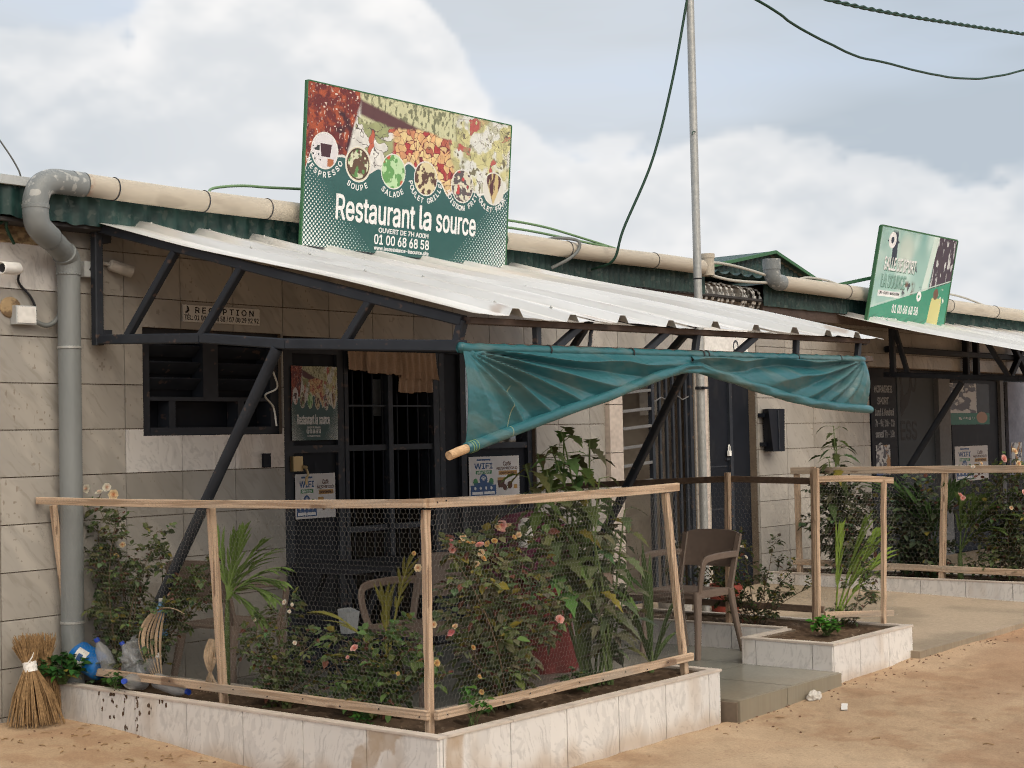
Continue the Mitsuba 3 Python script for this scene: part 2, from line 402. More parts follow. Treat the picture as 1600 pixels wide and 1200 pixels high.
def lathe(profile, loc=(0, 0, 0), sides=20, d=(0, 0, 1)):
    """(radius, height) pairs turned round an axis through loc along d"""
    pr = np.asarray(profile, float)
    d, s, u = frame(d, (0, 1, 0) if abs(d[2]) > 0.9 else (0, 0, 1))
    ang = np.arange(sides) * 2 * np.pi / sides
    v = np.array(loc, float) + (pr[:, None, 1, None] * d + pr[:, None, 0, None] * (np.cos(ang)[None, :, None] * s + np.sin(ang)[None, :, None] * u)).reshape(-1, 3)
    n = len(pr)
    i, j = np.meshgrid(np.arange(n - 1), np.arange(sides), indexing='ij')
    q = np.stack([i * sides + j, i * sides + (j + 1) % sides, (i + 1) * sides + (j + 1) % sides, (i + 1) * sides + j], -1).reshape(-1, 4)
    m = trimesh.Trimesh(v, np.vstack([q[:, [0, 1, 2]], q[:, [0, 2, 3]]]), process=False)
    return m

def grid_solid(P, off):
    """a sheet given as an (n, m, 3) grid, thickened by the offset vector (or an (n, m, 3) field)"""
    P = np.asarray(P, float); n, m = P.shape[:2]
    Q = P + np.asarray(off, float)
    v = np.vstack([P.reshape(-1, 3), Q.reshape(-1, 3)])
    i, j = np.meshgrid(np.arange(n - 1), np.arange(m - 1), indexing='ij')
    a = (i * m + j).ravel(); b = a + m; c = b + 1; d = a + 1; N = n * m
    q = [np.stack([a, d, c, b], 1), np.stack([a, b, c, d], 1) + N]
    def strip(k, flip):
        k = np.asarray(k); s = np.stack([k[:-1], k[1:], k[1:] + N, k[:-1] + N], 1)
        return s[:, ::-1] if flip else s
    q += [strip(np.arange(m), True), strip((n - 1) * m + np.arange(m), False), strip(np.arange(n) * m, False), strip(np.arange(n) * m + m - 1, True)]
    q = np.vstack(q)
    return trimesh.Trimesh(v, np.vstack([q[:, [0, 1, 2]], q[:, [0, 2, 3]]]), process=False)

def polys(g):
    if g.is_empty: return []
    return [x for x in getattr(g, 'geoms', [g]) if isinstance(x, Polygon) and x.area > 1e-5]

def prism_xz(g, y0, y1):
    """a polygon in (x, z) extruded from y0 to y1"""
    out = []
    for p in polys(g):
        m = trimesh.creation.extrude_polygon(p, abs(y1 - y0), engine='earcut')
        v = np.array(m.vertices)
        m.vertices = np.stack([v[:, 0], min(y0, y1) + abs(y1 - y0) - v[:, 2], v[:, 1]], 1)
        out.append(m)
    return cat(*out) if out else None

_txt = {}
def text(s, h, w=None, bold=True):
    if (s, bold) not in _txt: _txt[(s, bold)] = meshkit.text_mesh(s, 1.0, 0.02, bold)
    m = _txt[(s, bold)].copy()
    v = np.array(m.vertices); v[:, 0] -= v[:, 0].min()
    v[:, 2] *= 0.0015 / 0.02
    v[:, :2] *= h
    if w: v[:, 0] *= w / v[:, 0].max()
    m.vertices = v
    return m

def on_wall(m, x, y, z, lean=0.0):
    """lettering in its own plane (right, up, out) set on a face that looks along -y, leaning out by lean metres per metre"""
    v = np.array(m.vertices)
    c, s = math.cos(math.atan(lean)), math.sin(math.atan(lean))
    m = m.copy()
    m.vertices = np.stack([x + v[:, 0], y - v[:, 1] * s - v[:, 2] * c, z + v[:, 1] * c - v[:, 2] * s], 1)
    return m

def arc_text(s, cx, cy, r, a0, a1, h):
    """letters set under a circle, reading left to right"""
    out = []
    n = len(s)
    for i, ch in enumerate(s):
        if ch == ' ': continue
        m = text(ch, h)
        a = math.radians(a0 + (a1 - a0) * (i + 0.5) / n)
        v = np.array(m.vertices)
        v[:, 0] -= v[:, 0].max() / 2; v[:, 1] -= h / 2
        t = a + math.pi / 2
        x, y = v[:, 0] * math.cos(t) - v[:, 1] * math.sin(t), v[:, 0] * math.sin(t) + v[:, 1] * math.cos(t)
        m.vertices = np.stack([cx + r * math.cos(a) + x, cy + r * math.sin(a) + y, v[:, 2]], 1)
        out.append(m)
    return cat(*out)

def flat(g, t=0.0012, y=0.0):
    """a polygon as a thin plate (right, up, out)"""
    m = cat(*[trimesh.creation.extrude_polygon(p, t, engine='earcut') for p in polys(g)])
    m.apply_translation((0, 0, y))
    return m

def disc(cx, cy, r, n=28, sy=1.0):
    a = np.linspace(0, 2 * np.pi, n, endpoint=False)
    return Polygon(np.stack([cx + r * np.cos(a), cy + sy * r * np.sin(a)], 1))

# ------------------------------------------------------------------ the setting: ground, floors
WY = 7.62                                   # face of the tiled wall

def ground_z(x, y):
    z = np.interp(x, [5.0, 7.4, 8.6, 9.7, 11.0], [0.0, 0.0, 0.03, 0.07, 0.075])
    z = z + 0.10 * nsmooth(5.5, 7.5, y) * nsmooth(5.6, 5.0, x)
    p = np.stack([x, y, x * 0], -1)
    z = z + 0.030 * (meshkit.fbm(p * 1.3, 4, 5) - 0.5) + 0.012 * (meshkit.fbm(p * 7, 3, 8) - 0.5)
    inside = nsmooth(5.06, 5.2, x) * nsmooth(4.62, 4.8, y)
    z = np.where(x > 7.5, z - 0.0, z)
    return z * (1 - inside) - 0.05 * inside

def ground_mesh():
    xs = np.unique(np.concatenate([np.linspace(-400, -20, 8), np.linspace(-20, 3, 30), np.linspace(3, 16, 230), np.linspace(16, 40, 30), np.linspace(40, 500, 10)]))
    ys = np.unique(np.concatenate([np.linspace(-400, -10, 8), np.linspace(-10, 2.5, 25), np.linspace(2.5, 9, 120), np.linspace(9, 40, 14), np.linspace(40, 500, 8)]))
    X, Y = np.meshgrid(xs, ys, indexing='ij')
    v = np.stack([X, Y, ground_z(X, Y)], -1).reshape(-1, 3)
    n, m = X.shape
    i, j = np.meshgrid(np.arange(n - 1), np.arange(m - 1), indexing='ij')
    a = (i * m + j).ravel()
    return trimesh.Trimesh(v, np.vstack([np.stack([a, a + m, a + m + 1], 1), np.stack([a, a + m + 1, a + 1], 1)]), process=False)

struct('ground', ground_mesh(), 'm_sand', True, label='sandy bare earth in front of the terraces')
# the seating terrace inside the near planter
struct('patio_floor', cat(bx(5.30, 9.40, 4.68, 7.63, -0.1, 0.105), bx(7.41, 8.61, 4.562, 4.68, -0.1, 0.105)), 'm_grout')
for i, (a, b) in enumerate([(5.32, 6.28), (6.28, 7.24), (7.42, 8.02), (8.02, 8.62), (8.62, 9.36)]):
    for c, d in [(4.56, 5.22), (5.22, 6.02), (6.02, 6.82), (6.82, 7.61)]:
        if a < 7.3 and c < 4.7: c = 4.7
        if a > 8.6 and c < 5.0: c = 4.7
        if 7.2 < a < 7.5 and c > 5: a = 7.24
        part('patio_floor', 'floor_tile', bx(a + .003, b - .003, c + .003, d - .003, 0.09, 0.12 + R.uniform(-.001, .001)), 'm_patio')
for a, b in [(7.42, 7.95), (7.95, 8.62)]:
    part('patio_floor', 'step_tile', bx(a + .003, b - .003, 4.548, 4.562, -0.03, 0.116), 'm_patio')

def passage():
    xs, ys = np.linspace(9.70, 12.95, 30), np.linspace(4.53, 7.60, 30)
    X, Y = np.meshgrid(xs, ys, indexing='ij')
    Z = 0.12 + 0.055 * nsmooth(4.5, 7.2, Y) + 0.004 * (meshkit.fbm(np.stack([X, Y, X * 0], -1) * 3, 3, 2) - 0.5)
    return grid_solid(np.stack([X, Y, Z], -1), (0, 0, -0.2))
struct('passage_floor', passage(), 'm_passage', label='tan screed floor between the two planters')
struct('far_terrace_floor', bx(13.1, 22, 4.5, 7.6, -0.1, 0.14), 'm_passage')

# ------------------------------------------------------------------ the restaurant building
B = thing('restaurant_building', 'long low building clad in beige stone tiles with a dark green corrugated eave', 'building')
G = thing('gym_building', 'far low unit at the right with a black shop front and tiled wall', 'building')
WIN = (5.71, 6.83, 1.67, 2.33)
ENT = (6.84, 9.49, -0.5, 2.32)
REC = (10.60, 11.80, -0.5, 2.33)
DOR = (12.0, 12.88, -0.5, 2.33)
def sb(t): return sbox(t[0], t[2], t[1], t[3])
holes = unary_union([sb(WIN), sb(ENT), sb(REC), sb(DOR)])
wall_poly = sbox(2.6, -0.4, 15.25, 3.02).difference(holes)
part(B, 'wall', prism_xz(wall_poly.intersection(sbox(2, -1, 12.885, 4)), 7.631, 7.83), 'm_grout')
part(G, 'wall', prism_xz(sbox(12.895, -0.4, 15.25, 3.02), 7.631, 7.83), 'm_grout')
tiled = sbox(2.6, -0.13, 12.885, 2.985).difference(holes).difference(sbox(0, 2.768, 5.16, 4)).difference(sbox(10.41, -1, 10.60, 2.34))
x = 5.16 - 0.42 * 6
while x < 12.88:
    z = 0.13 - 0.264
    while z < 2.98:
        t = sbox(x + .003, z + .003, x + .417, z + .261).intersection(tiled)
        d = R.uniform(0, 0.0025)
        white = (5.5 < x < 6.7 and 1.4 < z < 1.5) or (4.7 < x < 5.0 and 2.45 < z < 2.6)
        m = prism_xz(t, WY - d, 7.632)
        if m is not None: part(B, 'wall_tile', m, 'm_marble' if white else 'm_tile', label='paler replacement marble tile' if white else None)
        z += 0.264
    x += 0.42
for a in [12.90 + 0.55 * i for i in range(5)]:
    for k in range(12):
        z = 0.20 - 0.25 + 0.25 * k
        t = sbox(a + .003, z + .003, min(a + .547, 15.25), min(z + .247, 2.98))
        part(G, 'wall_tile', prism_xz(t, WY - R.uniform(0, 0.0025), 7.632), 'm_tile_right')
# pale tile piers at the sides of the meter recess
for k in range(7):
    z = -0.03 + 0.405 * k - 0.12
    part(B, 'pier_tile', bx(10.415, 10.60, 7.57, 7.80, z + .003, min(z + .402, 2.335)), 'm_marble_pier')
    part(B, 'pier_tile', bx(11.81, 11.90, 7.55, 7.80, z + .003, min(z + .402, 2.335)), 'm_marble_pier')
part(B, 'pier_core', cat(bx(11.89, 12.0, 7.60, 7.83, -0.2, 2.33)), 'm_plaster')
# broken render and cable hole at the upper left corner
def rough_block():
    xs, zs = np.linspace(3.2, 5.10, 60), np.linspace(2.765, 2.93, 12)
    X, Z = np.meshgrid(xs, zs, indexing='ij')
    n = meshkit.fbm(np.stack([X * 14, Z * 14, X * 0], -1), 4, 4)
    top = 2.765 + np.clip((Z - 2.765) * (0.55 + 0.9 * meshkit.fbm(np.stack([X * 7, X * 0, X * 0], -1), 3, 1)), 0, 0.2)
    return grid_solid(np.stack([X, 7.625 - 0.05 * (n - 0.3), top], -1), (0, 0.08, 0))
part(B, 'broken_render', rough_block(), 'm_mortar', False, label='rough broken render above the tiles')
# rooms behind the openings
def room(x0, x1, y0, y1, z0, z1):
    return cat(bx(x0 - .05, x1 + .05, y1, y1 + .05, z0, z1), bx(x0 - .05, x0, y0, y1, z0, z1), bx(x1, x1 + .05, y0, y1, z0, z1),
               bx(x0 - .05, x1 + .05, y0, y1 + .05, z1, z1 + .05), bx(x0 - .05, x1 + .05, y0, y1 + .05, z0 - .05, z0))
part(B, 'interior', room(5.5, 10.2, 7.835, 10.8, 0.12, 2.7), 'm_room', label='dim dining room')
part(B, 'meter_recess', room(10.45, 11.93, 7.835, 8.75, 0.12, 2.6), 'm_plaster', label='beige plastered meter recess')
# corrugated eave and roof
def corrugated(x0, x1, zt, zb, y, ragged, seed, pitch=0.076, amp=0.012):
    xs = np.arange(x0, x1 + 1e-6, pitch / 8)
    n = meshkit.fbm(np.stack([xs * 9, xs * 0 + seed, xs * 0], -1), 4, seed)
    n2 = meshkit.fbm(np.stack([xs * 2.5, xs * 0 + seed, xs * 0], -1), 3, seed + 4)
    bottom = zb + ragged * ((n - 0.5) * 2.0 + (n2 - 0.5) * 1.2)
    rows = []
    for t in np.linspace(0, 1, 6):
        w = amp * np.sin(xs * 2 * np.pi / pitch) + t * t * ragged * 0.5 * (n - 0.5)
        rows.append(np.stack([xs, y + w, zt + (bottom - zt) * t], -1))
    return grid_solid(np.array(rows).transpose(1, 0, 2), (0, 0.003, 0))
part(B, 'eave_sheet', corrugated(2.6, 7.2, 3.06, 2.875, 7.42, 0.026, 3, 0.11, 0.010), 'm_fascia', 40, label='torn dark green eave sheet')
part(B, 'eave_sheet', corrugated(7.2, 11.75, 3.06, 2.87, 7.44, 0.006, 5), 'm_fascia', 40)
part(B, 'eave_sheet', corrugated(11.6, 12.9, 3.02, 2.80, 7.80, 0.01, 7), 'm_fascia', 40)
part(G, 'eave_sheet', corrugated(12.75, 21, 3.02, 2.82, 7.44, 0.004, 9), 'm_fascia', 40)
part(B, 'eave_board', bx(7.2, 11.7, 7.47, 7.50, 2.80, 2.885), 'm_brownbeam')
part(G, 'eave_board', bx(12.8, 21, 7.47, 7.50, 2.72, 2.84), 'm_brownbeam')
def roof(x0, x1, y0, z0, y1, z1, pitch=0.2):
    xs = np.arange(x0, x1, pitch / 6)
    ph = (xs / pitch) % 1
    r = 0.03 * np.clip(3.2 * (0.5 - np.abs(ph - 0.5)) - 0.9, 0, 0.5) * 2
    rows = [np.stack([xs, xs * 0 + y0 + (y1 - y0) * t, r + z0 + (z1 - z0) * t], -1) for t in (0, 1)]
    return grid_solid(np.array(rows).transpose(1, 0, 2), (0, 0, -0.004))
part(B, 'roof', roof(2.6, 12.9, 7.40, 3.07, 14, 2.95), 'm_fascia')
part(G, 'roof', roof(12.8, 21, 7.40, 3.03, 14, 2.9), 'm_fascia')
part(B, 'roof_trim', bx(2.6, 4.95, 7.385, 7.41, 3.05, 3.10), 'm_greybox')
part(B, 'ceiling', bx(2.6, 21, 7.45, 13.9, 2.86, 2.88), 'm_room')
part(B, 'rear_wall', cat(bx(2.6, 21, 13.6, 13.7, -0.4, 2.86), bx(2.6, 2.7, 7.83, 13.6, -0.4, 2.86), bx(20.9, 21, 7.83, 13.6, -0.4, 2.86)), 'm_plaster')

# window with its black louvred shutters
W = part(B, 'window', cat(bx(5.71, 6.83, 7.80, 7.82, 1.67, 2.33)), 'm_black', label='black louvred window left of the entrance')
parts(B + '__window', 'frame', (bx(5.712, 5.79, 7.66, 7.80, 1.672, 2.328), bx(6.76, 6.828, 7.66, 7.80, 1.672, 2.328), bx(5.79, 6.76, 7.66, 7.80, 2.285, 2.328), bx(5.79, 6.76, 7.655, 7.80, 1.672, 1.72)), 'm_steel')
part(B + '__window', 'mullion', bx(6.22, 6.34, 7.68, 7.79, 1.91, 2.285), 'm_steel')
part(B + '__window', 'mullion', bx(5.95, 6.0, 7.68, 7.79, 1.72, 1.885), 'm_steel')
part(B + '__window', 'mullion', bx(6.5, 6.55, 7.68, 7.79, 1.72, 1.885), 'm_steel')
part(B + '__window', 'transom', bx(5.79, 6.76, 7.675, 7.79, 1.885, 1.91), 'm_steel')
for z in (2.20, 2.095, 1.995):
    for a, b in ((5.795, 6.215), (6.345, 6.755)):
        s = bx(a, b, -0.05, 0.05, -0.006, 0.006)
        s.apply_transform(trimesh.transformations.rotation_matrix(-0.7, (1, 0, 0))); s.apply_translation((0, 7.735, z))
        part(B + '__window', 'slat', s, 'm_steel')

# entrance: a sheet metal leaf, two barred leaves and a dark glazed front
E1 = thing('metal_entrance_door', 'black sheet metal door leaf with raised diamond panels left of the barred leaves', 'door')
x0, x1 = 6.91, 7.43
part(E1, 'panel', bx(x0, x1, 7.69, 7.71, 0.14, 2.28), 'm_black')
for a, b, c, d in [(x0, x0 + .05, .14, 2.28), (x1 - .06, x1, .14, 2.28), (x0 + .05, x1 - .06, 2.21, 2.28), (x0 + .05, x1 - .06, 1.54, 1.59), (x0 + .05, x1 - .06, .14, .22)]:
    part(E1, 'frame', bx(a, b, 7.665, 7.69, c, d), 'm_steel')
def diamond(cx, cz, w, h):
    v = np.array([[cx - w, 7.69, cz], [cx, 7.69, cz - h], [cx + w, 7.69, cz], [cx, 7.69, cz + h], [cx, 7.668, cz]])
    return trimesh.Trimesh(v, [(0, 1, 4), (1, 2, 4), (2, 3, 4), (3, 0, 4)], process=False)
part(E1, 'diamond', diamond(7.17, 1.90, .19, .30), 'm_black')
part(E1, 'diamond', diamond(7.17, 1.20, .19, .30), 'm_black')
part(E1, 'lock_box', cat(bx(6.925, 7.01, 7.63, 7.665, 1.42, 1.52)), 'm_brass')
part(E1, 'key', cat(tube([(7.01, 7.63, 1.45), (7.03, 7.61, 1.44)], .012), tube(smooth_path([(7.02, 7.615, 1.44), (7.035, 7.61, 1.40), (7.02, 7.61, 1.37)]), .008, 6), bx(7.008, 7.028, 7.606, 7.612, 1.33, 1.38)), 'm_brass')
E2 = thing('barred_entrance_door', 'pair of black barred metal door leaves under the tan cloth', 'door')
parts(E2, 'frame', (bx(6.845, 6.905, 7.65, 7.80, .12, 2.31), bx(7.435, 7.47, 7.66, 7.72, .12, 2.31), bx(7.86, 7.905, 7.655, 7.72, .12, 2.31), bx(8.34, 8.40, 7.66, 7.80, .12, 2.31), bx(6.905, 8.34, 7.66, 7.80, 2.285, 2.315)), 'm_steel')
for a, b in ((7.47, 7.86), (7.905, 8.34)):
    for z in (0.2, 1.0, 1.565, 1.86):
        part(E2, 'rail', bx(a, b, 7.675, 7.705, z - (.02 if z != 1.86 else .006), z + (.02 if z != 1.86 else .006)), 'm_steel')
    n = 4
    for i in range(n):
        xx = a + (b - a) * (i + .7) / n
        part(E2, 'bar', beam((xx, 7.69, .2), (xx, 7.69, 2.28), .010, .010), 'm_black')
part(E2, 'back_sheet', bx(7.76, 7.855, 7.72, 7.724, 1.79, 2.05), 'm_gymgrey', label='grey plate behind the bars')
E3 = thing('dark_glazed_front', 'dark glazed front with black frame right of the barred doors', 'window')
parts(E3, 'frame', (bx(8.405, 8.46, 7.66, 7.80, .12, 2.31), bx(8.64, 8.70, 7.66, 7.80, .12, 2.31), bx(9.43, 9.485, 7.66, 7.80, .12, 2.31), bx(8.70, 9.43, 7.665, 7.80, 1.535, 1.58), bx(8.46, 9.43, 7.665, 7.80, 2.25, 2.315), bx(8.46, 9.43, 7.665, 7.80, .12, .2)), 'm_steel')
part(E3, 'lower_panel', bx(8.70, 9.43, 7.69, 7.71, .2, 1.535), 'm_black')
part(E3, 'pane', bx(8.70, 9.43, 7.72, 7.726, 1.58, 2.25), 'm_pane')
part(E3, 'side_panel', bx(8.46, 8.64, 7.69, 7.71, .2, 2.25), 'm_black')
# tan cloth over the barred doors
def drape(x0, x1, zt, zb, y, folds, amp, seed, skew=0.0):
    u, v = np.meshgrid(np.linspace(0, 1, 60), np.linspace(0, 1, 16), indexing='ij')
    n = meshkit.fbm(np.stack([u * 5, v * 1.5, u * 0 + seed], -1), 3, seed)
    X = x0 + (x1 - x0) * u + 0.02 * (n - 0.5) + skew * v
    Y = y - amp * np.sin(u * folds * 2 * np.pi + 3 * n) * (0.35 + 0.65 * v)
    Z = zt + (zb - zt) * v + 0.02 * (meshkit.fbm(np.stack([u * 8, v * 0, u * 0 + seed], -1), 2, seed) - 0.5) * v
    return grid_solid(np.stack([X, Y, Z], -1), (0, 0.004, 0))
C = thing('tan_door_cloth', 'creased tan cloth hung across the top of the barred doors', 'cloth')
part(C, 'panel', drape(7.44, 7.63, 2.27, 2.105, 7.63, 3, .010, 1), 'm_cloth', True)
part(C, 'panel', drape(7.61, 7.96, 2.275, 2.085, 7.615, 4, .012, 2), 'm_cloth', True)
part(C, 'panel', drape(7.93, 8.33, 2.275, 2.05, 7.62, 6, .014, 3, .02), 'm_cloth', True)
part(C, 'panel', drape(7.95, 8.30, 2.10, 1.955, 7.64, 5, .014, 4), 'm_cloth', True)
solo('grey_blue_cloth', drape(8.95, 9.3, 1.15, 0.35, 8.35, 4, .02, 6), 'm_greyblue', 'pale grey blue cloth hanging inside the dark doorway', 'cloth', True)
solo('wall_switch', cat(bx(6.64, 6.70, 7.598, 7.618, 1.455, 1.545)), 'm_black', 'small black wall switch below the louvred window', 'switch')

# meter recess behind the pale pier
Q = thing('barred_gate', 'grey and black barred metal gate in front of the meter recess', 'gate')
parts(Q, 'frame', (bx(11.14, 11.18, 7.64, 7.68, .14, 2.32), bx(10.605, 11.14, 7.645, 7.675, .16, .20), bx(11.75, 11.80, 7.64, 7.70, .14, 2.32), bx(11.18, 11.75, 7.645, 7.675, 1.17, 1.22)), 'm_steel')
for z in (1.22, 1.375, 1.53, 1.695, 1.845, 2.005, 2.17):
    part(Q, 'rung', beam((10.605, 7.66, z - .035), (11.14, 7.66, z), .03, .026), 'm_steel2')
for i in range(5):
    xx = 11.29 + .105 * i
    part(Q, 'bar', beam((xx, 7.665, .15), (xx, 7.665, 2.3), .028, .028), 'm_steel')
part(Q, 'zigzag_wire', tube([(11.18, 7.65, 1.90), (11.30, 7.648, 1.945), (11.41, 7.648, 1.915), (11.53, 7.648, 1.97), (11.64, 7.648, 1.925), (11.74, 7.648, 1.955)], .006, 6), 'm_steel2')
Mb = thing('electric_meter', 'white electricity meter with cut-out box on a board in the recess', 'meter')
part(Mb, 'board', bx(11.25, 11.52, 8.70, 8.745, 1.83, 2.3), 'm_plum')
part(Mb, 'case', cat(bx(11.30, 11.46, 8.60, 8.70, 1.98, 2.16)), 'm_white')
part(Mb, 'case', bx(11.46, 11.52, 8.62, 8.70, 1.87, 2.22), 'm_offwhite')
part(Mb, 'dial', lathe([(0, .012), (.02, .012), (.02, 0)], (11.36, 8.60, 2.09), 16, (0, -1, 0)), 'm_ink')
part(Mb, 'lead', tube(smooth_path([(11.49, 8.61, 2.2), (11.56, 8.6, 2.05), (11.54, 8.6, 1.9), (11.47, 8.6, 1.82), (11.52, 8.62, 1.6), (11.55, 8.65, 1.35)]), .008, 6), 'm_ink')
Mc = thing('cable_duct', 'tall cream cable duct and boxes on the recess wall behind the bars', 'duct')
part(Mc, 'duct', bx(11.90, 11.925, 8.1, 8.3, 1.80, 2.5), 'm_white')
part(Mc, 'box', bx(11.60, 11.75, 8.68, 8.745, 1.35, 1.60), 'm_offwhite')
part(Mc, 'box', bx(11.80, 11.9, 8.68, 8.745, 1.33, 1.58), 'm_white')
part(Mc, 'panel', bx(11.55, 11.92, 8.72, 8.745, 1.86, 2.5), 'm_greybox')
part(Mc, 'red_box', bx(11.2, 11.45, 8.66, 8.745, 1.30, 1.62), 'm_redpot')

# black double door right of the recess
D = thing('black_double_door', 'black metal double door with a padlock between the gate and the tiled wall', 'door')
part(D, 'leaf', bx(12.015, 12.50, 7.70, 7.74, .14, 2.32), 'm_black')
part(D, 'leaf', bx(12.51, 12.87, 7.70, 7.74, .14, 2.32), 'm_black')
part(D, 'cover_strip', bx(12.48, 12.53, 7.675, 7.70, .14, 2.32), 'm_steel')
part(D, 'hasp', cat(bx(12.42, 12.50, 7.68, 7.70, 1.36, 1.385)), 'm_steel')
part(D, 'padlock', cat(bx(12.425, 12.465, 7.655, 7.68, 1.40, 1.45), tube(smooth_path([(12.432, 7.668, 1.45), (12.433, 7.668, 1.49), (12.445, 7.668, 1.505), (12.457, 7.668, 1.49), (12.458, 7.668, 1.45)]), .005, 6)), 'm_razor')
parts(D, 'panel_line', (bx(12.07, 12.45, 7.696, 7.70, .9, .915), bx(12.07, 12.45, 7.696, 7.70, 1.3, 1.312)), 'm_steel')

# gym shop front
def gbox(name, m, *b, label=None): part(G, name, bx(*b), m, label=label)
gbox('front_frame', 'm_black', 15.25, 22, 7.70, 7.83, 0.1, 2.30)
part(G, 'wall', prism_xz(sbox(15.25, 2.30, 22, 3.02), 7.631, 7.83), 'm_grout')
for i in range(11):
    for z in (2.305, 2.455, 2.705):
        t = sbox(15.25 + .55 * i + .003, z + .003, 15.25 + .55 * i + .547, {2.305: 2.452, 2.455: 2.702, 2.705: 2.98}[z])
        part(G, 'wall_tile', prism_xz(t, WY - R.uniform(0, .002), 7.632), 'm_tile_right')
GD = part(G, 'timetable_panel', bx(15.38, 16.0, 7.665, 7.70, .14, 2.20), 'm_black')
gbox('mural_panel', 'm_gymgrey', 16.02, 16.98, 7.66, 7.70, .14, 2.22, label='grey panel with a painted lifting arm and the letters ESS')
gbox('pillar', 'm_gymgrey2', 16.98, 17.30, 7.60, 7.70, .14, 2.25)
gbox('door', 'm_black', 17.45, 18.85, 7.655, 7.70, .14, 2.2)
gbox('door_post', 'm_gymgrey2', 18.86, 18.97, 7.62, 7.70, .14, 2.25)
gbox('window_panel', 'm_greyblue', 19.2, 19.8, 7.66, 7.70, 1.0, 2.2)
GP = G + '__timetable_panel'
yy = 7.664
for s, z, w, xx in [('HORAIRES', 2.03, .44, 15.46), ('SPORT', 1.90, .28, 15.53), ('Lundi à Vendredi', 1.775, .46, 15.47), ('7h - 9h / 16h - 21h', 1.655, .47, 15.47), ('samedi 7h - 10h', 1.535, .46, 15.47)]:
    part(GP, 'lettering', on_wall(text(s, .075, w), xx, yy, z), 'm_letterdim')
part(GP, 'emblem', on_wall(flat(disc(.0, .0, .06).difference(disc(.02, .01, .035))), 15.58, yy, 1.42), 'm_letterdim')
part(G + '__mural_panel', 'lettering', on_wall(text('ESS', .21, .42), 16.08, 7.659, 1.50), 'm_ink')
arm = unary_union([Polygon([(0, .55), (.06, .42), (.02, .2), (.05, .08), (.22, .22), (.30, .34), (.34, .42), (.30, .46), (.20, .34), (.12, .32), (.08, .5), (.04, .62)]), disc(.37, .48, .09, sy=1.35).difference(disc(.38, .48, .045, sy=1.5))])
part(G + '__mural_panel', 'arm_painting', on_wall(flat(arm), 16.06, 7.659, 1.68), 'm_ink')

# wall lamp, cameras, boxes
L1 = thing('wall_lamp', 'black tapered wall lamp on the tiled wall right of the double door', 'lamp')
lp = np.array([[13.06, 7.50, 1.84], [13.36, 7.50, 1.84], [13.36, 7.60, 1.84], [13.06, 7.60, 1.84], [13.10, 7.47, 1.43], [13.29, 7.47, 1.43], [13.29, 7.60, 1.43], [13.10, 7.60, 1.43]])
lp[:4, 0] = [12.90, 13.21, 13.21, 12.96]; lp[4:, 0] = [12.92, 13.14, 13.14, 12.98]
part(L1, 'shade', trimesh.Trimesh(lp, [(0, 4, 5), (0, 5, 1), (1, 5, 6), (1, 6, 2), (2, 6, 7), (2, 7, 3), (3, 7, 4), (3, 4, 0), (4, 7, 6), (4, 6, 5), (0, 1, 2), (0, 2, 3)], process=False), 'm_black')
parts(L1, 'bracket', (bx(12.90, 12.96, 7.56, 7.618, 1.76, 1.80), bx(12.92, 12.96, 7.56, 7.618, 1.48, 1.52)), 'm_black')
part(L1, 'rib', beam((13.07, 7.492, 1.83), (13.03, 7.464, 1.44), .010, .010), 'm_steel')
J = thing('junction_box', 'pale grey junction box at the far left, fed by a grey conduit', 'junction box')
part(J, 'box', cat(bx(4.815, 4.945, 7.56, 7.615, 2.305, 2.41)), 'm_greybox')
part(J, 'lid', bx(4.822, 4.938, 7.553, 7.56, 2.312, 2.403), 'm_white2')
part(J, 'putty', trimesh.creation.icosphere(2, .06).apply_transform(np.diag([1.1, .3, 1.0, 1])).apply_translation((4.815, 7.615, 2.40)), 'm_mortar')
part(J, 'conduit', tube(smooth_path([(4.945, 7.58, 2.325), (5.02, 7.57, 2.305), (5.09, 7.57, 2.35), (5.12, 7.58, 2.44)]), .014, 8), 'm_conduit', True)
J2 = thing('junction_box', 'white junction box right of the downpipe', 'junction box')
part(J2, 'box', bx(5.265, 5.355, 7.56, 7.615, 2.60, 2.69), 'm_greybox')
part(J2, 'knockout', on_wall(flat(Polygon([(-.016, -.012), (.014, -.016), (.016, .006), (.006, .004), (.004, .02), (-.004, .004)])), 5.31, 7.559, 2.65), 'm_ink')
def camera_cctv(label, c, d, mcol):
    k = thing('security_camera', label, 'camera')
    c, d = np.array(c, float), np.array(d, float); d /= np.linalg.norm(d)
    part(k, 'body', lathe([(0, -.075), (.026, -.075), (.034, -.066), (.036, .07), (.031, .072), (.030, .055), (0, .055)], c, 20, d), mcol, 40)
    part(k, 'lens', lathe([(0, .058), (.024, .058), (.026, .05)], c, 16, d), 'm_ink')
    part(k, 'arm', tube([c - d * .07, c - d * .11 + np.array([0, .02, 0]), c - d * .13 + np.array([0, .05, 0.0])], [.011, .014, .02], 10), mcol, 40)
    return k
camera_cctv('white bullet security camera with a dark lens at the far left edge', (4.72, 7.47, 2.60), (-.95, -.3, -.06), 'm_white2')
camera_cctv('tan bullet security camera under the canopy beside the black post', (5.52, 7.56, 2.665), (.86, -.25, -.25), 'm_offwhite')
S = thing('reception_sign', 'small white reception sign with phone numbers above the louvred window', 'sign')
part(S, 'plate', bx(6.01, 6.63, 7.606, 7.612, 2.375, 2.48), 'm_white')
part(S, 'lettering', cat(on_wall(text('R E C E P T I O N', .036, .475), 6.105, 7.606, 2.432), on_wall(text('TÉL: 01 00 68 68 58 / 07 00 29 92 92', .030, .60), 6.02, 7.606, 2.388)), 'm_ink')
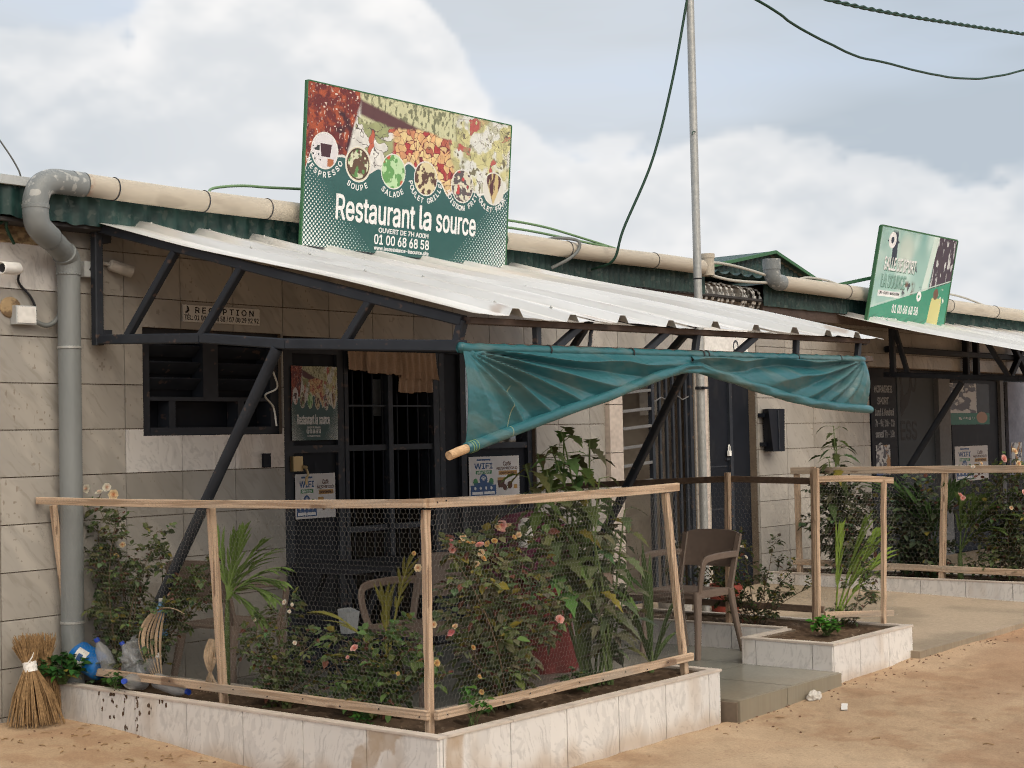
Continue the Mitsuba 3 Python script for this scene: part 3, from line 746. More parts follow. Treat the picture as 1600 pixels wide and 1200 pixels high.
part(S, 'crescent', on_wall(flat(disc(0, 0, .022).difference(disc(-.014, .006, .022))), 6.035, 7.605, 2.452), 'm_ink')
S2 = thing('white_wall_sign', 'white blank wall sign with a ring emblem above the black double door', 'sign')
part(S2, 'plate', bx(11.96, 12.72, 7.60, 7.612, 2.36, 2.64), 'm_white2')
part(S2, 'emblem', on_wall(flat(disc(0, 0, .05, sy=1.25).difference(disc(0, 0, .03, sy=1.3))), 12.50, 7.60, 2.43), 'm_greysign')

# ------------------------------------------------------------------ rainwater pipes
P = thing('rain_gutter', 'beige gutter pipe along the near eave with grey downpipe at its left end', 'gutter')
GY, GZ, GR = 7.32, 3.085, 0.064
joints = [5.02, 5.30, 5.95, 6.45, 7.3, 8.75, 9.55, 10.75, 11.5]
for a, b in zip(joints[:-1], joints[1:]):
    n = max(3, int((b - a) / .15))
    xs = np.linspace(a + .002, b, n)
    part(P, 'pipe_length', tube(np.stack([xs, xs * 0 + GY, GZ + 0.004 * np.sin(xs * 3)], -1), GR, 24, False), 'm_gutter', True)
    part(P, 'joint_ring', lathe([(GR + .0035, -.004), (GR + .005, 0), (GR + .0035, .004), (GR - .002, .004), (GR - .002, -.004)], (a, GY, GZ + 0.004 * math.sin(a * 3)), 28, (1, 0, 0)), 'm_steel', 40)
part(P, 'elbow', tube(smooth_path([(5.10, GY, GZ), (5.0, GY, GZ), (4.90, GY, GZ - .004), (4.83, GY, GZ - .035), (4.795, GY, GZ - .10), (4.79, GY, GZ - .16)], 8), GR + .006, 24), 'm_pipe', True)
part(P, 'collar', lathe([(GR + .003, -.012), (GR + .010, -.010), (GR + .010, .010), (GR + .003, .012)], (4.79, GY, GZ - .155), 28), 'm_pipe', 40)
part(P, 'elbow', tube(smooth_path([(4.79, GY, GZ - .15), (4.79, GY, GZ - .20), (4.81, GY + .01, GZ - .255), (4.87, GY + .04, GZ - .29), (4.93, GY + .075, GZ - .31)], 8), GR + .006, 24), 'm_pipe', True)
part(P, 'offset_pipe', tube([(4.90, GY + .06, GZ - .298), (5.0, GY + .12, GZ - .335), (5.10, GY + .185, GZ - .375)], GR, 24, False), 'm_pipe', True)
part(P, 'elbow', tube(smooth_path([(5.08, GY + .17, GZ - .367), (5.125, GY + .20, GZ - .395), (5.135, GY + .205, GZ - .45), (5.135, GY + .205, GZ - .49)], 8), GR + .006, 24), 'm_pipe', True)
part(P, 'downpipe', tube([(5.135, 7.525, z) for z in np.linspace(2.62, 0.02, 20)], GR, 24, False), 'm_pipe', True)
for z in (2.60, 2.18, 0.62):
    part(P, 'pipe_clamp', lathe([(GR + .002, -.007), (GR + .006, -.006), (GR + .006, .006), (GR + .002, .007)], (5.135, 7.525, z), 28), 'm_galv' if z < 2.5 else 'm_pipe', 40)
part(P, 'end_stub', lathe([(.056, -.06), (.060, -.06), (.060, .095), (.066, .095), (.066, .135), (.060, .135), (.056, .10), (.056, -.06)], (11.60, GY, GZ - .01), 24), 'm_gutter', 40)
P2 = thing('rain_gutter', 'beige gutter pipe along the far eave with a grey upturned elbow at its near end', 'gutter')
xs = [12.88, 14.2, 15.4, 16.7, 18.0, 20.5]
for a, b in zip(xs[:-1], xs[1:]):
    part(P2, 'pipe_length', tube([(x, GY, 3.035 - .004 * (x - 12.8)) for x in np.linspace(a + .003, b, 8)], .072, 24, False), 'm_gutter', True)
    part(P2, 'joint_ring', lathe([(.076, -.005), (.078, 0), (.076, .005), (.070, .005), (.070, -.005)], (a, GY, 3.035 - .004 * (a - 12.8)), 24, (1, 0, 0)), 'm_steel', 40)
part(P2, 'elbow', tube(smooth_path([(12.90, GY, 3.035), (12.82, GY, 3.04), (12.745, GY, 3.075), (12.725, GY, 3.15), (12.725, GY, 3.215)], 8), .078, 24, False), 'm_pipe', True)
part(P2, 'mouth', lathe([(.068, -.05), (.084, -.05), (.084, .05), (.068, .05)], (12.725, GY, 3.20), 24), 'm_pipe', 40)

# ------------------------------------------------------------------ the near canopy
A = thing('metal_canopy', 'near canopy of pale ribbed sheets on a dark steel truss over the terrace', 'canopy')
RIBS = [5.58, 6.015, 6.45, 6.885, 7.33, 7.78, 8.22, 8.64, 9.03]
def sheet(x0, x1, y0, z0, y1, z1, ribs, seed, h=0.038):
    xs = set(np.linspace(x0, x1, int((x1 - x0) / .05) + 2).tolist())
    for r in ribs:
        if x0 - .02 < r < x1 + .02:
            xs |= {r - .052, r - .024, r + .024, r + .052}
    xs = np.array(sorted(x for x in xs if x0 <= x <= x1))
    prof = np.zeros_like(xs)
    for r in ribs:
        prof = np.maximum(prof, h * np.clip((.052 - np.abs(xs - r)) / .028, 0, 1))
    for r in ribs:
        for o in (.15, .29):
            prof = np.maximum(prof, .005 * np.clip((.016 - np.abs(xs - r - o)) / .012, 0, 1))
    t = np.linspace(0, 1, 22)
    X, Tt = np.meshgrid(xs, t, indexing='ij')
    n = meshkit.fbm(np.stack([X * 2.2, Tt * 3, X * 0 + seed], -1), 3, seed)
    edge = nsmooth(.90, 1.0, Tt)
    n2 = meshkit.fbm(np.stack([X * 6, Tt * 0, X * 0 + seed], -1), 3, seed + 2)
    Z = z0 + (z1 - z0) * Tt + prof[:, None] * np.ones_like(Tt) + .010 * (n - .5) + edge * .018 * (n2 - .55) - .012 * np.sin(Tt * np.pi * 2)
    Y = y0 + (y1 - y0) * Tt + .02 * edge * (n2 - .5)
    return grid_solid(np.stack([X, Y, Z], -1), (0, 0, -.0022))
for a, b, e in [(5.27, 6.255, 0), (6.235, 7.125, .003), (7.105, 8.02, .006), (8.0, 9.42, .009)]:
    part(A, 'roof_sheet', sheet(a, b, 7.52, 2.925 + e, 4.585, 2.178 + e + .008 * (a - 5.3), RIBS, int(a * 10)), 'm_roof', 25)
L, F = 5.33, 4.68
def truss(key, pairs, m='m_steel', w=.05, name='brace'):
    for p, q in pairs:
        part(key, name, beam(p, q, w, w), m)
part(A, 'wall_post', cat(beam((L, 7.53, 2.20), (L, 7.53, 2.90), .055, .055, (0, 1, 0)), bx(L + .02, L + .08, 7.50, 7.58, 2.80, 2.87), bx(L + .02, L + .08, 7.50, 7.58, 2.24, 2.29)), 'm_steel')
part(A, 'side_beam', beam((L, 7.50, 2.232), (L, 6.59, 2.185), .05, .055), 'm_steel')
part(A, 'side_beam', beam((L + .004, 6.585, 2.186), (L + .002, 5.90, 2.115), .05, .055), 'm_steel')
part(A, 'side_beam', beam((L, 5.895, 2.115), (L, 4.70, 2.038), .05, .055), 'm_steel')
ch = smooth_path([(L, 7.52, 2.885), (L, 6.8, 2.70), (L, 6.25, 2.555), (L, 5.29, 2.305), (L, 4.70, 2.155)], 5)
part(A, 'rafter', cat(*[beam(ch[i], ch[i + 1] + (ch[i + 1] - ch[i]) * .03, .05, .05) for i in range(len(ch) - 1)]), 'm_steel')
truss(A, [((L, 7.24, 2.24), (L, 6.80, 2.68)), ((L, 6.59, 2.20), (L, 6.25, 2.54)), ((L, 5.48, 2.10), (L, 5.29, 2.30)), ((L, 4.74, 2.05), (L, 4.70, 2.16))], 'm_steel', .044)
sc = [(r + .0, 7.52 - 2.935 * t, 2.925 + (2.178 - 2.925) * t + .0405 - .012 * math.sin(2 * math.pi * t)) for r in RIBS for t in (.06, .36, .66, .955)]
part(A, 'roof_screws', cat(*[lathe([(.008, -.004), (.008, .002), (.004, .003), (.004, .007), (0, .008)], q, 8, (0, .24, .97)) for q in sc]), 'm_galv', kind='stuff')
part(A, 'prop', tube([(L, 5.98, 2.10), (L + .005, 6.9, .87), (L + .01, 7.40, .20)], .031, 14), 'm_steel', 40)
part(A, 'tie_wire', tube(smooth_path([(L + .03, 6.05, 1.98), (L + .10, 6.10, 1.90), (L + .06, 6.15, 1.86), (L + .16, 6.2, 1.80), (L + .18, 6.2, 1.70)]), .005, 5), 'm_galv')
for a, b, za, zb in [(5.33, 6.7, 2.035, 2.052), (6.7, 8.05, 2.052, 2.067), (8.05, 9.40, 2.067, 2.082)]:
    part(A, 'front_beam', beam((a, F, za), (b - .002, F, zb), .045, .035), 'm_brownbeam')
part(A, 'front_rafter', beam((5.33, F, 2.155), (9.36, F, 2.20), .045, .032), 'm_brownbeam')
truss(A, [((5.85, F, 2.16), (5.85, F, 2.06)), ((6.20, F, 2.165), (6.00, F, 2.05)), ((6.99, F, 2.17), (6.78, F, 2.055)), ((7.29, F, 2.17), (7.26, F, 2.06)), ((7.92, F, 2.175), (7.69, F, 2.065)), ((8.41, F, 2.18), (8.40, F, 2.07)), ((9.24, F, 2.19), (9.21, F, 2.08))], 'm_steel', .036)
part(A, 'bent_bar', tube(smooth_path([(6.31, F, 2.165), (6.29, F, 2.13), (6.285, F, 2.09), (6.27, F, 2.05)]), .010, 6), 'm_steel')
part(A, 'side_beam', beam((9.38, 7.50, 2.25), (9.38, 4.70, 2.08), .05, .05), 'm_steel')
part(A, 'rafter', beam((9.38, 7.50, 2.89), (9.38, 4.70, 2.20), .05, .05), 'm_steel')
truss(A, [((9.38, 7.2, 2.24), (9.38, 6.8, 2.70)), ((9.38, 6.3, 2.18), (9.38, 5.95, 2.49)), ((7.3, 7.50, 2.89), (7.3, 4.70, 2.165)), ((7.3, 7.50, 2.25), (7.3, 4.70, 2.05))])
part(A, 'prop', beam((9.38, 6.10, 2.13), (9.38, 7.30, .25), .055, .055), 'm_steel')

# ------------------------------------------------------------------ green tarpaulin gathered in the middle
K = thing('green_tarpaulin', 'teal green tarpaulin hung from the canopy beam, gathered up in the middle', 'tarpaulin')
BX = [5.255, 5.60, 5.99, 6.37, 6.78, 7.06, 7.21, 7.49, 7.98, 8.44, 8.77, 9.25]
BZ = [1.565, 1.645, 1.735, 1.815, 1.915, 1.968, 1.975, 1.93, 1.85, 1.79, 1.765, 1.745]
def bot(x): return np.interp(x, BX, BZ)
def top(x): return 2.012 + (np.asarray(x) - 5.25) * .0122
def tarp(x0, x1, tie, sgn, seed):
    xs = np.linspace(x0, x1, 150)
    X, V = np.meshgrid(xs, np.linspace(0, 1, 44), indexing='ij')
    zt, zb = top(X), bot(X) + .012
    Z = zt + (zb - zt) * V
    r = np.hypot(X - tie[0], Z - tie[1]) + 1e-6
    phi = np.degrees(np.arctan2(tie[1] - Z, sgn * (X - tie[0])))
    w = meshkit.fbm(np.stack([X * 1.5, Z * 4, X * 0 + seed], -1), 3, seed)
    f = np.zeros_like(X)
    for c, wd, a in ((2.5, 1.1, 1.0), (5, 1.3, -.8), (8.5, 1.4, 1.0), (12, 1.6, -.7), (16, 1.5, 1.0), (21, 2.2, -.8), (26, 2.0, 1.0), (33, 3.4, -.8), (41, 2.8, .9), (50, 6, -.3), (64, 5, .35)):
        q = (phi - c - 5 * (w - .5)) / wd
        f += a * np.exp(-np.abs(q) ** 1.25)
    fold = .046 * f * np.clip(r / .35, 0, 1) * np.clip(1.35 - V, 0.1, 1)
    belly = .03 * np.sin(np.pi * V) * np.clip((zt - zb) / .3, 0, 1)
    Y = F - .045 - fold - belly - .02 * (w - .5) * np.sin(np.pi * V)
    return grid_solid(np.stack([X, Y, Z], -1), (0, .003, 0))
part(K, 'curtain', tarp(5.255, 7.14, (5.26, 2.02), 1, 3), 'm_tarp', True)
part(K, 'curtain', tarp(7.12, 9.235, (9.24, 2.07), -1, 5), 'm_tarp', True)
xs = np.linspace(5.25, 9.24, 90)
part(K, 'top_hem', tube(np.stack([xs, xs * 0 + F - .028, top(xs) + .012 + .002 * np.sin(xs * 60)], -1), .024 + .0025 * np.sin(xs * 95), 10), 'm_tarp', True)
for x in (5.9, 6.6, 7.28, 7.33, 8.35, 8.9):
    part(K, 'hem_tie', lathe([(.026, -.006), (.029, 0), (.026, .006)], (x, F - .028, float(top(x)) + .012), 14, (1, 0, 0)), 'm_ink', 40)
def roll(x0, x1, seed, twist):
    xs = np.linspace(x0, x1, 120)
    c = np.stack([xs, xs * 0 + F - .055, bot(xs)], -1)
    m = tube(c, .0265, 20)
    v = np.array(m.vertices)
    s = v[:, 0]
    d = v - np.stack([s, s * 0 + F - .055, np.interp(s, xs, bot(xs))], -1)
    ang = np.arctan2(d[:, 2], d[:, 1])
    k = nsmooth(.1, .9, np.interp(s, [x0, x1], [0, 1])) if twist > 0 else 0
    g = 1 + .16 * np.sin(ang * 3 + s * 16 + seed) * np.interp(s, [5.6, 6.9, 7.2, 8.4, 8.9], [0, .6, 1, 1, .2]) + .35 * np.exp(-((s - 7.17) / .12) ** 2) * np.sin(ang * 5)
    m.vertices = v + d * (g - 1)[:, None]
    return m
part(K, 'rolled_hem', roll(5.25, 9.27, 0, 0), 'm_tarp', True)
part(K, 'wooden_pole', tube([(5.13, F - .055, 1.533), (5.20, F - .055, 1.552), (5.27, F - .055, 1.568)], [.021, .022, .021], 14), 'm_poleend', 40)
part(K, 'binding', cat(*[lathe([(.028, -.003), (.030, 0), (.028, .003)], (x, F - .055, float(bot(x))), 16, (.97, 0, .22)) for x in (5.275, 5.29, 5.31)]), 'm_cablegreen', 40)

# ------------------------------------------------------------------ printed sign boards
def piecewise(u, pts):
    v = mi.Float(pts[0][1])
    for (a, va), (b, vb) in zip(pts[:-1], pts[1:]):
        v = dr.select(u > a, va + (vb - va) * dr.clip((u - a) / (b - a), 0, 1), v)
    return v
BOUND = [(0, .47), (.05, .60), (.30, .61), (.36, .59), (.59, .54), (.65, .55), (.96, .63), (1.09, .61), (1.31, .53), (1.38, .47), (1.69, .53), (1.74, .49), (2.06, .57)]
def food_art(x0, z0, sx, sz, wash=0.0):
    def fn(p, n, uv):
        u, v = (p.x - x0) / sx * 2.06, (p.z - z0) / sz * 1.06
        d1, e1, r1 = voronoi(u * 21 + 1.6 * fbm(u * 15, v * 15), v * 19 + 1.4 * fbm(u * 13 + 4, v * 13))
        d2, e2, r2 = voronoi(u * 10 + 3 + 2.6 * fbm(u * 9, v * 9, 1.0, 4), v * 12 + 1 + 2.2 * fbm(u * 9 + 7, v * 9, 3.0, 4))
        ed1, ed2 = smoothstep(0.02, 0.13, e1 - d1), smoothstep(0.0, 0.10, e2 - d2)
        fine = fbm(u * 45, v * 45, 2.0)
        # sauced meat with seeds
        A_ = mix((0.13, 0.026, 0.026), (0.34, 0.075, 0.035), smoothstep(0.40, 0.68, fbm(u * 22, v * 22, 3.0, 4)))
        A_ = mix(A_, (0.05, 0.018, 0.025), smoothstep(0.56, 0.7, fbm(u * 9, v * 9, 8.0)))
        A_ = mix(A_, (0.62, 0.48, 0.42), smoothstep(0.80, 0.90, noise(u * 90, v * 70)))
        # plates and greens
        Bc = mix((0.62, 0.62, 0.60), (0.30, 0.33, 0.17), smoothstep(0.55, 0.62, r2))
        Bc = mix(Bc, (0.42, 0.11, 0.07), smoothstep(0.86, 0.9, r2))
        Bc = Bc * (0.7 + 0.5 * fbm(u * 28, v * 28, 1.0))
        Bc = mix((0.07, 0.055, 0.06), Bc, ed2)
        # diced roast
        Cc = mix((0.62, 0.50, 0.26), (0.55, 0.27, 0.13), r1)
        Cc = mix(Cc, (0.34, 0.05, 0.05), smoothstep(0.72, 0.8, r1))
        Cc = mix((0.13, 0.025, 0.035), Cc, ed1) * (0.75 + 0.5 * fine)
        # salad plates
        Dc = mix((0.60, 0.62, 0.60), (0.52, 0.50, 0.26), smoothstep(0.45, 0.6, fbm(u * 9, v * 9, 5.0)))
        Dc = mix(Dc, (0.40, 0.10, 0.09), smoothstep(0.90, 0.94, r2))
        Dc = mix(Dc, (0.30, 0.30, 0.16), 0.6 * smoothstep(0.5, 0.62, fbm(u * 18, v * 18, 2.0, 4)))
        Dc = mix((0.12, 0.09, 0.08), Dc, smoothstep(0.0, 0.05, e2 - d2))
        Dc = mix(Dc, (0.16, 0.15, 0.10), smoothstep(0.70, 0.76, fbm(u * 26, v * 26, 4.0)))
        Tc = mix((0.50, 0.51, 0.33), (0.17, 0.18, 0.11), smoothstep(0.48, 0.66, fbm(u * 46, v * 30, 6.0, 4)))
        Tc = mix(Tc, (0.10, 0.045, 0.05), smoothstep(0.03, 0.0, dr.abs(v - 0.98 + 0.20 * (u - 0.40)) - 0.035))
        w = 0.06 * (fbm(u * 9, v * 9, 1.0) - 0.5)
        c = mix(A_, Bc, smoothstep(0.40, 0.43, u + w + 0.25 * (0.75 - v)))
        c = mix(c, Cc, smoothstep(0.80, 0.83, u + w))
        c = mix(c, Dc, smoothstep(1.40, 1.43, u + w + 0.3 * (v - 0.7)))
        c = mix(c, Tc, smoothstep(0.86, 0.88, v + w) * smoothstep(0.46, 0.5, u) * smoothstep(1.5, 1.4, u))
        green = mix((0.020, 0.085, 0.082), (0.034, 0.105, 0.105), smoothstep(0.2, 0.6, v))
        # halftone corners
        a, b = (u + v) * 31, (u - v) * 31
        g = dr.maximum(1 - (u * 1.5 + v * 1.7), 1 - ((2.06 - u) * 1.5 + v * 1.5))
        dot = dr.sqrt(dr.square(a - dr.floor(a) - 0.5) + dr.square(b - dr.floor(b) - 0.5))
        green = mix(green, (0.66, 0.70, 0.69), smoothstep(0.05, -0.05, dot - 0.42 * dr.sqrt(dr.maximum(g, 0.0))) * dr.select(g > 0.02, 1.0, 0.0))
        bd = piecewise(u, BOUND) + 0.012 * dr.sin(u * 40)
        c = mix(green, mix((0.60, 0.60, 0.58), c, smoothstep(0.012, 0.02, v - bd)), dr.select(v > bd, 1.0, 0.0))
        for i, (cx, cy) in enumerate([(.17, .63), (.48, .58), (.82, .57), (1.15, .56), (1.54, .55), (1.89, .57)]):
            rr = dr.sqrt(dr.square(u - cx) + dr.square(v - cy))
            x, y = u - cx, v - cy
            if i == 0:
                k = mix((0.60, 0.59, 0.62), (0.055, 0.025, 0.035), dr.select((y > -0.04) & (y < 0.045) & (dr.abs(x - 0.01) < 0.045 + 0.15 * y), 1.0, 0.0))
                k = mix(k, (0.36, 0.13, 0.06), dr.select((dr.abs(x - 0.055) < 0.028) & (dr.abs(y + 0.075) < 0.026), 1.0, 0.0))
                k = mix(k, (0.03, 0.04, 0.04), smoothstep(0.6, 0.7, noise(u * 60, v * 60)) * dr.select((x < -0.03) & (dr.abs(y + 0.03) < 0.06), 1.0, 0.0))
            elif i == 1:
                k = mix((0.11, 0.065, 0.045), (0.55, 0.57, 0.42), smoothstep(0.52, 0.6, fbm(u * 24, v * 24, 1.0)))
                k = mix(k, (0.10, 0.24, 0.08), smoothstep(0.62, 0.7, fbm(u * 30, v * 30, 9.0)))
                k = mix(k, (0.06, 0.035, 0.03), smoothstep(0.092, 0.10, rr)); k = mix(k, (0.60, 0.55, 0.42), smoothstep(0.104, 0.108, rr))
            elif i == 2:
                k = mix((0.42, 0.60, 0.36), (0.12, 0.30, 0.10), smoothstep(0.56, 0.64, fbm(u * 26, v * 26, 1.0)))
                k = mix(k, (0.45, 0.10, 0.06), smoothstep(0.76, 0.8, noise(u * 22, v * 16)))
            elif i == 3:
                k = mix((0.09, 0.05, 0.04), (0.58, 0.52, 0.33), smoothstep(0.48, 0.58, fbm(u * 32, v * 32, 1.0)))
            elif i == 4:
                k = mix((0.10, 0.085, 0.09), (0.56, 0.54, 0.44), smoothstep(0.46, 0.56, fbm(u * 30, v * 38, 1.0)))
                k = mix(k, (0.42, 0.06, 0.06), smoothstep(0.64, 0.7, fbm(u * 20, v * 20, 7.0)))
            else:
                fan = dr.abs(x) - 0.075 * dr.clip((y + 0.11) / 0.15, 0, 1)
                k = mix((0.58, 0.58, 0.54), mix((0.085, 0.035, 0.04), (0.50, 0.40, 0.20), smoothstep(0.5, 0.6, fbm(u * 55, v * 12, 1.0))), smoothstep(0.01, 0.0, fan))
            k = mix(k, (0.62, 0.62, 0.60), smoothstep(0.112, 0.116, rr))
            c = dr.select(rr < 0.122, k, c)
        return c * (1 - wash) + mi.Color3f(0.10, 0.02, 0.03) * wash
    return fn

def board(x0, x1, z0, z1, y0, lean, thick=.016):
    dy = -lean * (z1 - z0)
    v = np.array([[x, y0 + t + (dy if z == z1 else 0), z] for z in (z0, z1) for t in (0, thick) for x in (x0, x1)])
    return trimesh.Trimesh(v, [(0, 1, 3), (0, 3, 2), (4, 7, 5), (4, 6, 7), (0, 5, 1), (0, 4, 5), (2, 3, 7), (2, 7, 6), (0, 2, 6), (0, 6, 4), (1, 5, 7), (1, 7, 3)], process=False)
SX, SZ, SY, SL, SK = 6.635, 2.865, 7.20, .085, .975
mat('m_sign', proc(food_art(SX, SZ, 2.06 * SK, 1.06 * SK)), 0.38, 0.5)
N = thing('restaurant_sign', 'large green restaurant sign board with food pictures standing on the near canopy', 'sign')
part(N, 'board', board(SX, SX + 2.06 * SK, SZ, SZ + 1.06 * SK, SY, SL), 'm_sign')
parts(N, 'edge_frame', (board(SX - .013, SX - .001, SZ - .004, SZ + 1.06 * SK + .004, SY - .003, SL, .021), board(SX + 2.06 * SK + .001, SX + 2.06 * SK + .010, SZ - .004, SZ + 1.06 * SK + .004, SY - .003, SL, .021)), 'm_signedge')
part(N, 'edge_frame', board(SX - .001, SX + 2.06 * SK + .001, SZ + 1.06 * SK + .0005, SZ + 1.06 * SK + .008, SY - .003 - SL * 1.06 * SK, SL, .021), 'm_signedge')
def sgn(m, u, v):
    m = m.copy(); q = np.array(m.vertices); q[:, :2] *= SK; m.vertices = q
    return on_wall(m, SX + u * SK, SY - SL * v * SK, SZ + v * SK, SL)
part(N, 'title', cat(sgn(text('Restaurant', .160, .765), .29, .200), sgn(text('la', .160, .125), 1.10, .205), sgn(text('source', .155, .43), 1.275, .205)), 'm_letter')
part(N, 'small_lettering', cat(sgn(text('OUVERT DE 7H A00H', .032, .50), .70, .142), sgn(text('01 00 68 68 58', .064, .55), .66, .062), sgn(text('www.lesresidence-lasource.site', .026, .55), .66, .022)), 'm_letter')
for s, cx, cy, a0, a1 in [('NESPRESSO', .17, .63, -158, -18), ('SOUPE', .48, .58, -128, -52), ('SALADE', .82, .57, -132, -48), ('POULET GRILLÉ', 1.15, .56, -170, -8), ('POISSON FRIT', 1.54, .55, -165, -15), ('POULET FOUR', 1.87, .57, -160, -22)]:
    part(N, 'dish_name', sgn(arc_text(s, 0, 0, .158, a0, a1, .036), cx, cy), 'm_letter')
parts(N, 'support', (beam((6.75, 7.25, 3.0), (6.72, 7.62, 3.13), .025, .025), beam((6.80, 7.25, 3.08), (6.75, 7.8, 3.12), .025, .025), beam((8.4, 7.25, 3.2), (8.4, 8.0, 3.10), .03, .03), bx(7.0, 7.03, 7.26, 7.29, 2.86, 3.7), bx(8.63, 8.66, 7.25, 7.28, 2.86, 3.7)), 'm_steel')

UX, UZ, UY, UL = 14.43, 2.74, 7.20, .21
def gym_art(p, n, uv):
    u, v = p.x - UX, p.z - UZ
    f = fbm(u * 10, v * 10, 2.0, 4)
    c = mix((0.27, 0.44, 0.41), (0.42, 0.56, 0.53), smoothstep(0.35, 0.65, fbm(u * 3, v * 3, 1.0)))
    c = mix(c, (0.18, 0.36, 0.34), smoothstep(0.2, 0.0, dr.abs(u - 1.0)) * smoothstep(0.55, 0.95, v))
    c = mix(c, (0.50, 0.55, 0.50), smoothstep(0.25, 0.1, dr.sqrt(dr.square(u - 0.62) + dr.square(v - 0.74))) * 0.7)
    ink = smoothstep(0.015, 0.0, dr.minimum(dr.abs(u - 0.36 + 0.15 * (v - 0.7)) - 0.05, dr.abs(v - 0.82) * 2.2 - 0.12 + 0.9 * dr.abs(u - 0.30))) * smoothstep(0.56, 0.60, v) * smoothstep(0.95, 0.9, v)
    c = mix(c, (0.02, 0.035, 0.06), ink)
    c = mix(c, (0.03, 0.04, 0.06), smoothstep(0.55, 0.62, f) * smoothstep(0.30, 0.2, dr.abs(u - 0.85)) * smoothstep(0.22, 0.1, dr.abs(v - 0.44)))
    c = mix(c, (0.12, 0.07, 0.055), smoothstep(0.56, 0.62, fbm(u * 12, v * 7, 8.0)) * smoothstep(0.2, 0.1, dr.abs(u - 0.78)) * smoothstep(0.1, 0.05, dr.abs(v - 0.36)))
    dark = mix((0.045, 0.035, 0.055), (0.45, 0.46, 0.48), smoothstep(0.63, 0.70, fbm(u * 26, v * 9, 3.0)))
    c = dr.select(u > 1.30 + 0.10 * (v - 0.4), dark, c)
    c = mix(c, (0.52, 0.62, 0.58), smoothstep(0.02, 0.01, dr.abs(u - 1.22 - 0.22 * (v - 0.5)) - 0.05) * smoothstep(0.3, 0.36, v))
    line = 0.13 + 0.20 * u
    g = mix((0.020, 0.20, 0.125), (0.03, 0.25, 0.16), fbm(u * 4, v * 4, 3.0))
    g = mix(g, (0.01, 0.10, 0.07), smoothstep(0.5, 0.6, dr.sin((v - 0.35 * u) * 90)) * smoothstep(0.10, 0.02, v) * 0.7)
    c = dr.select(v < line, g, c)
    c = mix(c, (0.40, 0.52, 0.48), smoothstep(0.008, 0.004, dr.abs(v - line - 0.015)))
    body = dr.maximum(dr.abs(u - 1.52 - 0.1 * (v - 0.1)) - 0.13 + 0.12 * dr.maximum(v - 0.2, 0.0), v - 0.30)
    c = mix(c, (0.50, 0.48, 0.20), smoothstep(0.012, 0.0, body))
    head = dr.sqrt(dr.square(u - 1.50) + dr.square(v - 0.35)) - 0.055
    c = mix(c, (0.12, 0.065, 0.045), smoothstep(0.01, 0.0, head))
    c = mix(c, (0.58, 0.60, 0.56), smoothstep(0.60, 0.66, fbm(u * 30, v * 22, 4.0)) * smoothstep(0.10, 0.06, dr.sqrt(dr.square(u - 1.66) + dr.square(v - 0.33))))
    return c
mat('m_gymsign', proc(gym_art), 0.4, 0.5)
O = thing('gym_sign', 'leaning mint green gym sign board standing on the far canopy', 'sign')
part(O, 'board', board(UX, UX + 1.83, UZ, UZ + .95, UY, UL), 'm_gymsign')
parts(O, 'edge_frame', (board(UX - .022, UX - .002, UZ - .005, UZ + .955, UY - .003, UL, .035), board(UX + 1.832, UX + 1.85, UZ - .005, UZ + .955, UY - .003, UL, .035)), 'm_signedge')
part(O, 'edge_frame', board(UX - .002, UX + 1.832, UZ + .952, UZ + .966, UY - .003 - UL * .95, UL, .035), 'm_signedge')
def sg2(m, u, v): return on_wall(m, UX + u, UY - UL * v, UZ + v, UL)
def shadowed(s, h, w, u, v):
    b = sg2(text(s, h, w), u + .014, v - .010)
    t = text(s, h, w); t.apply_translation((0, 0, .002))
    return b, sg2(t, u, v)
b1, t1 = shadowed('SALLE DE SPORT', .13, .74, .16, .53)
b2, t2 = shadowed('LA SOURCE', .13, .56, .15, .36)
part(O, 'title_shadow', cat(b1, b2), 'm_darkgreen')
part(O, 'title', t1, 'm_letter')
part(O, 'title', t2, 'm_mint')
part(O, 'strip', sg2(flat(sbox(.12, .265, .63, .325)), 0, 0), 'm_letter')
part(O, 'strip_lettering', sg2(text('GYM - FITNESS - MUSCULATION', .026, .46).apply_translation((0, 0, .0015)), .145, .282), 'm_ink')
part(O, 'phone_number', sg2(text('01 00 68 68 58', .085, .62), .50, .105), 'm_letter')
part(O, 'web_line', sg2(text('www.lesresidence-lasource.site', .026, .55), .10, .025), 'm_letter')
parts(O, 'emblem', (sg2(flat(disc(.27, .85, .085).difference(disc(.27, .85, .035))), 0, 0), sg2(flat(disc(1.09, .31, .055).difference(disc(1.09, .31, .02))), 0, 0)), 'm_letter')
parts(O, 'support', (beam((14.75, 7.18, 3.22), (14.15, 7.75, 3.06), .035, .035), bx(15.0, 15.04, 7.25, 7.29, 2.74, 3.0), bx(16.15, 16.2, 7.24, 7.28, 2.74, 3.0)), 'm_signedge')

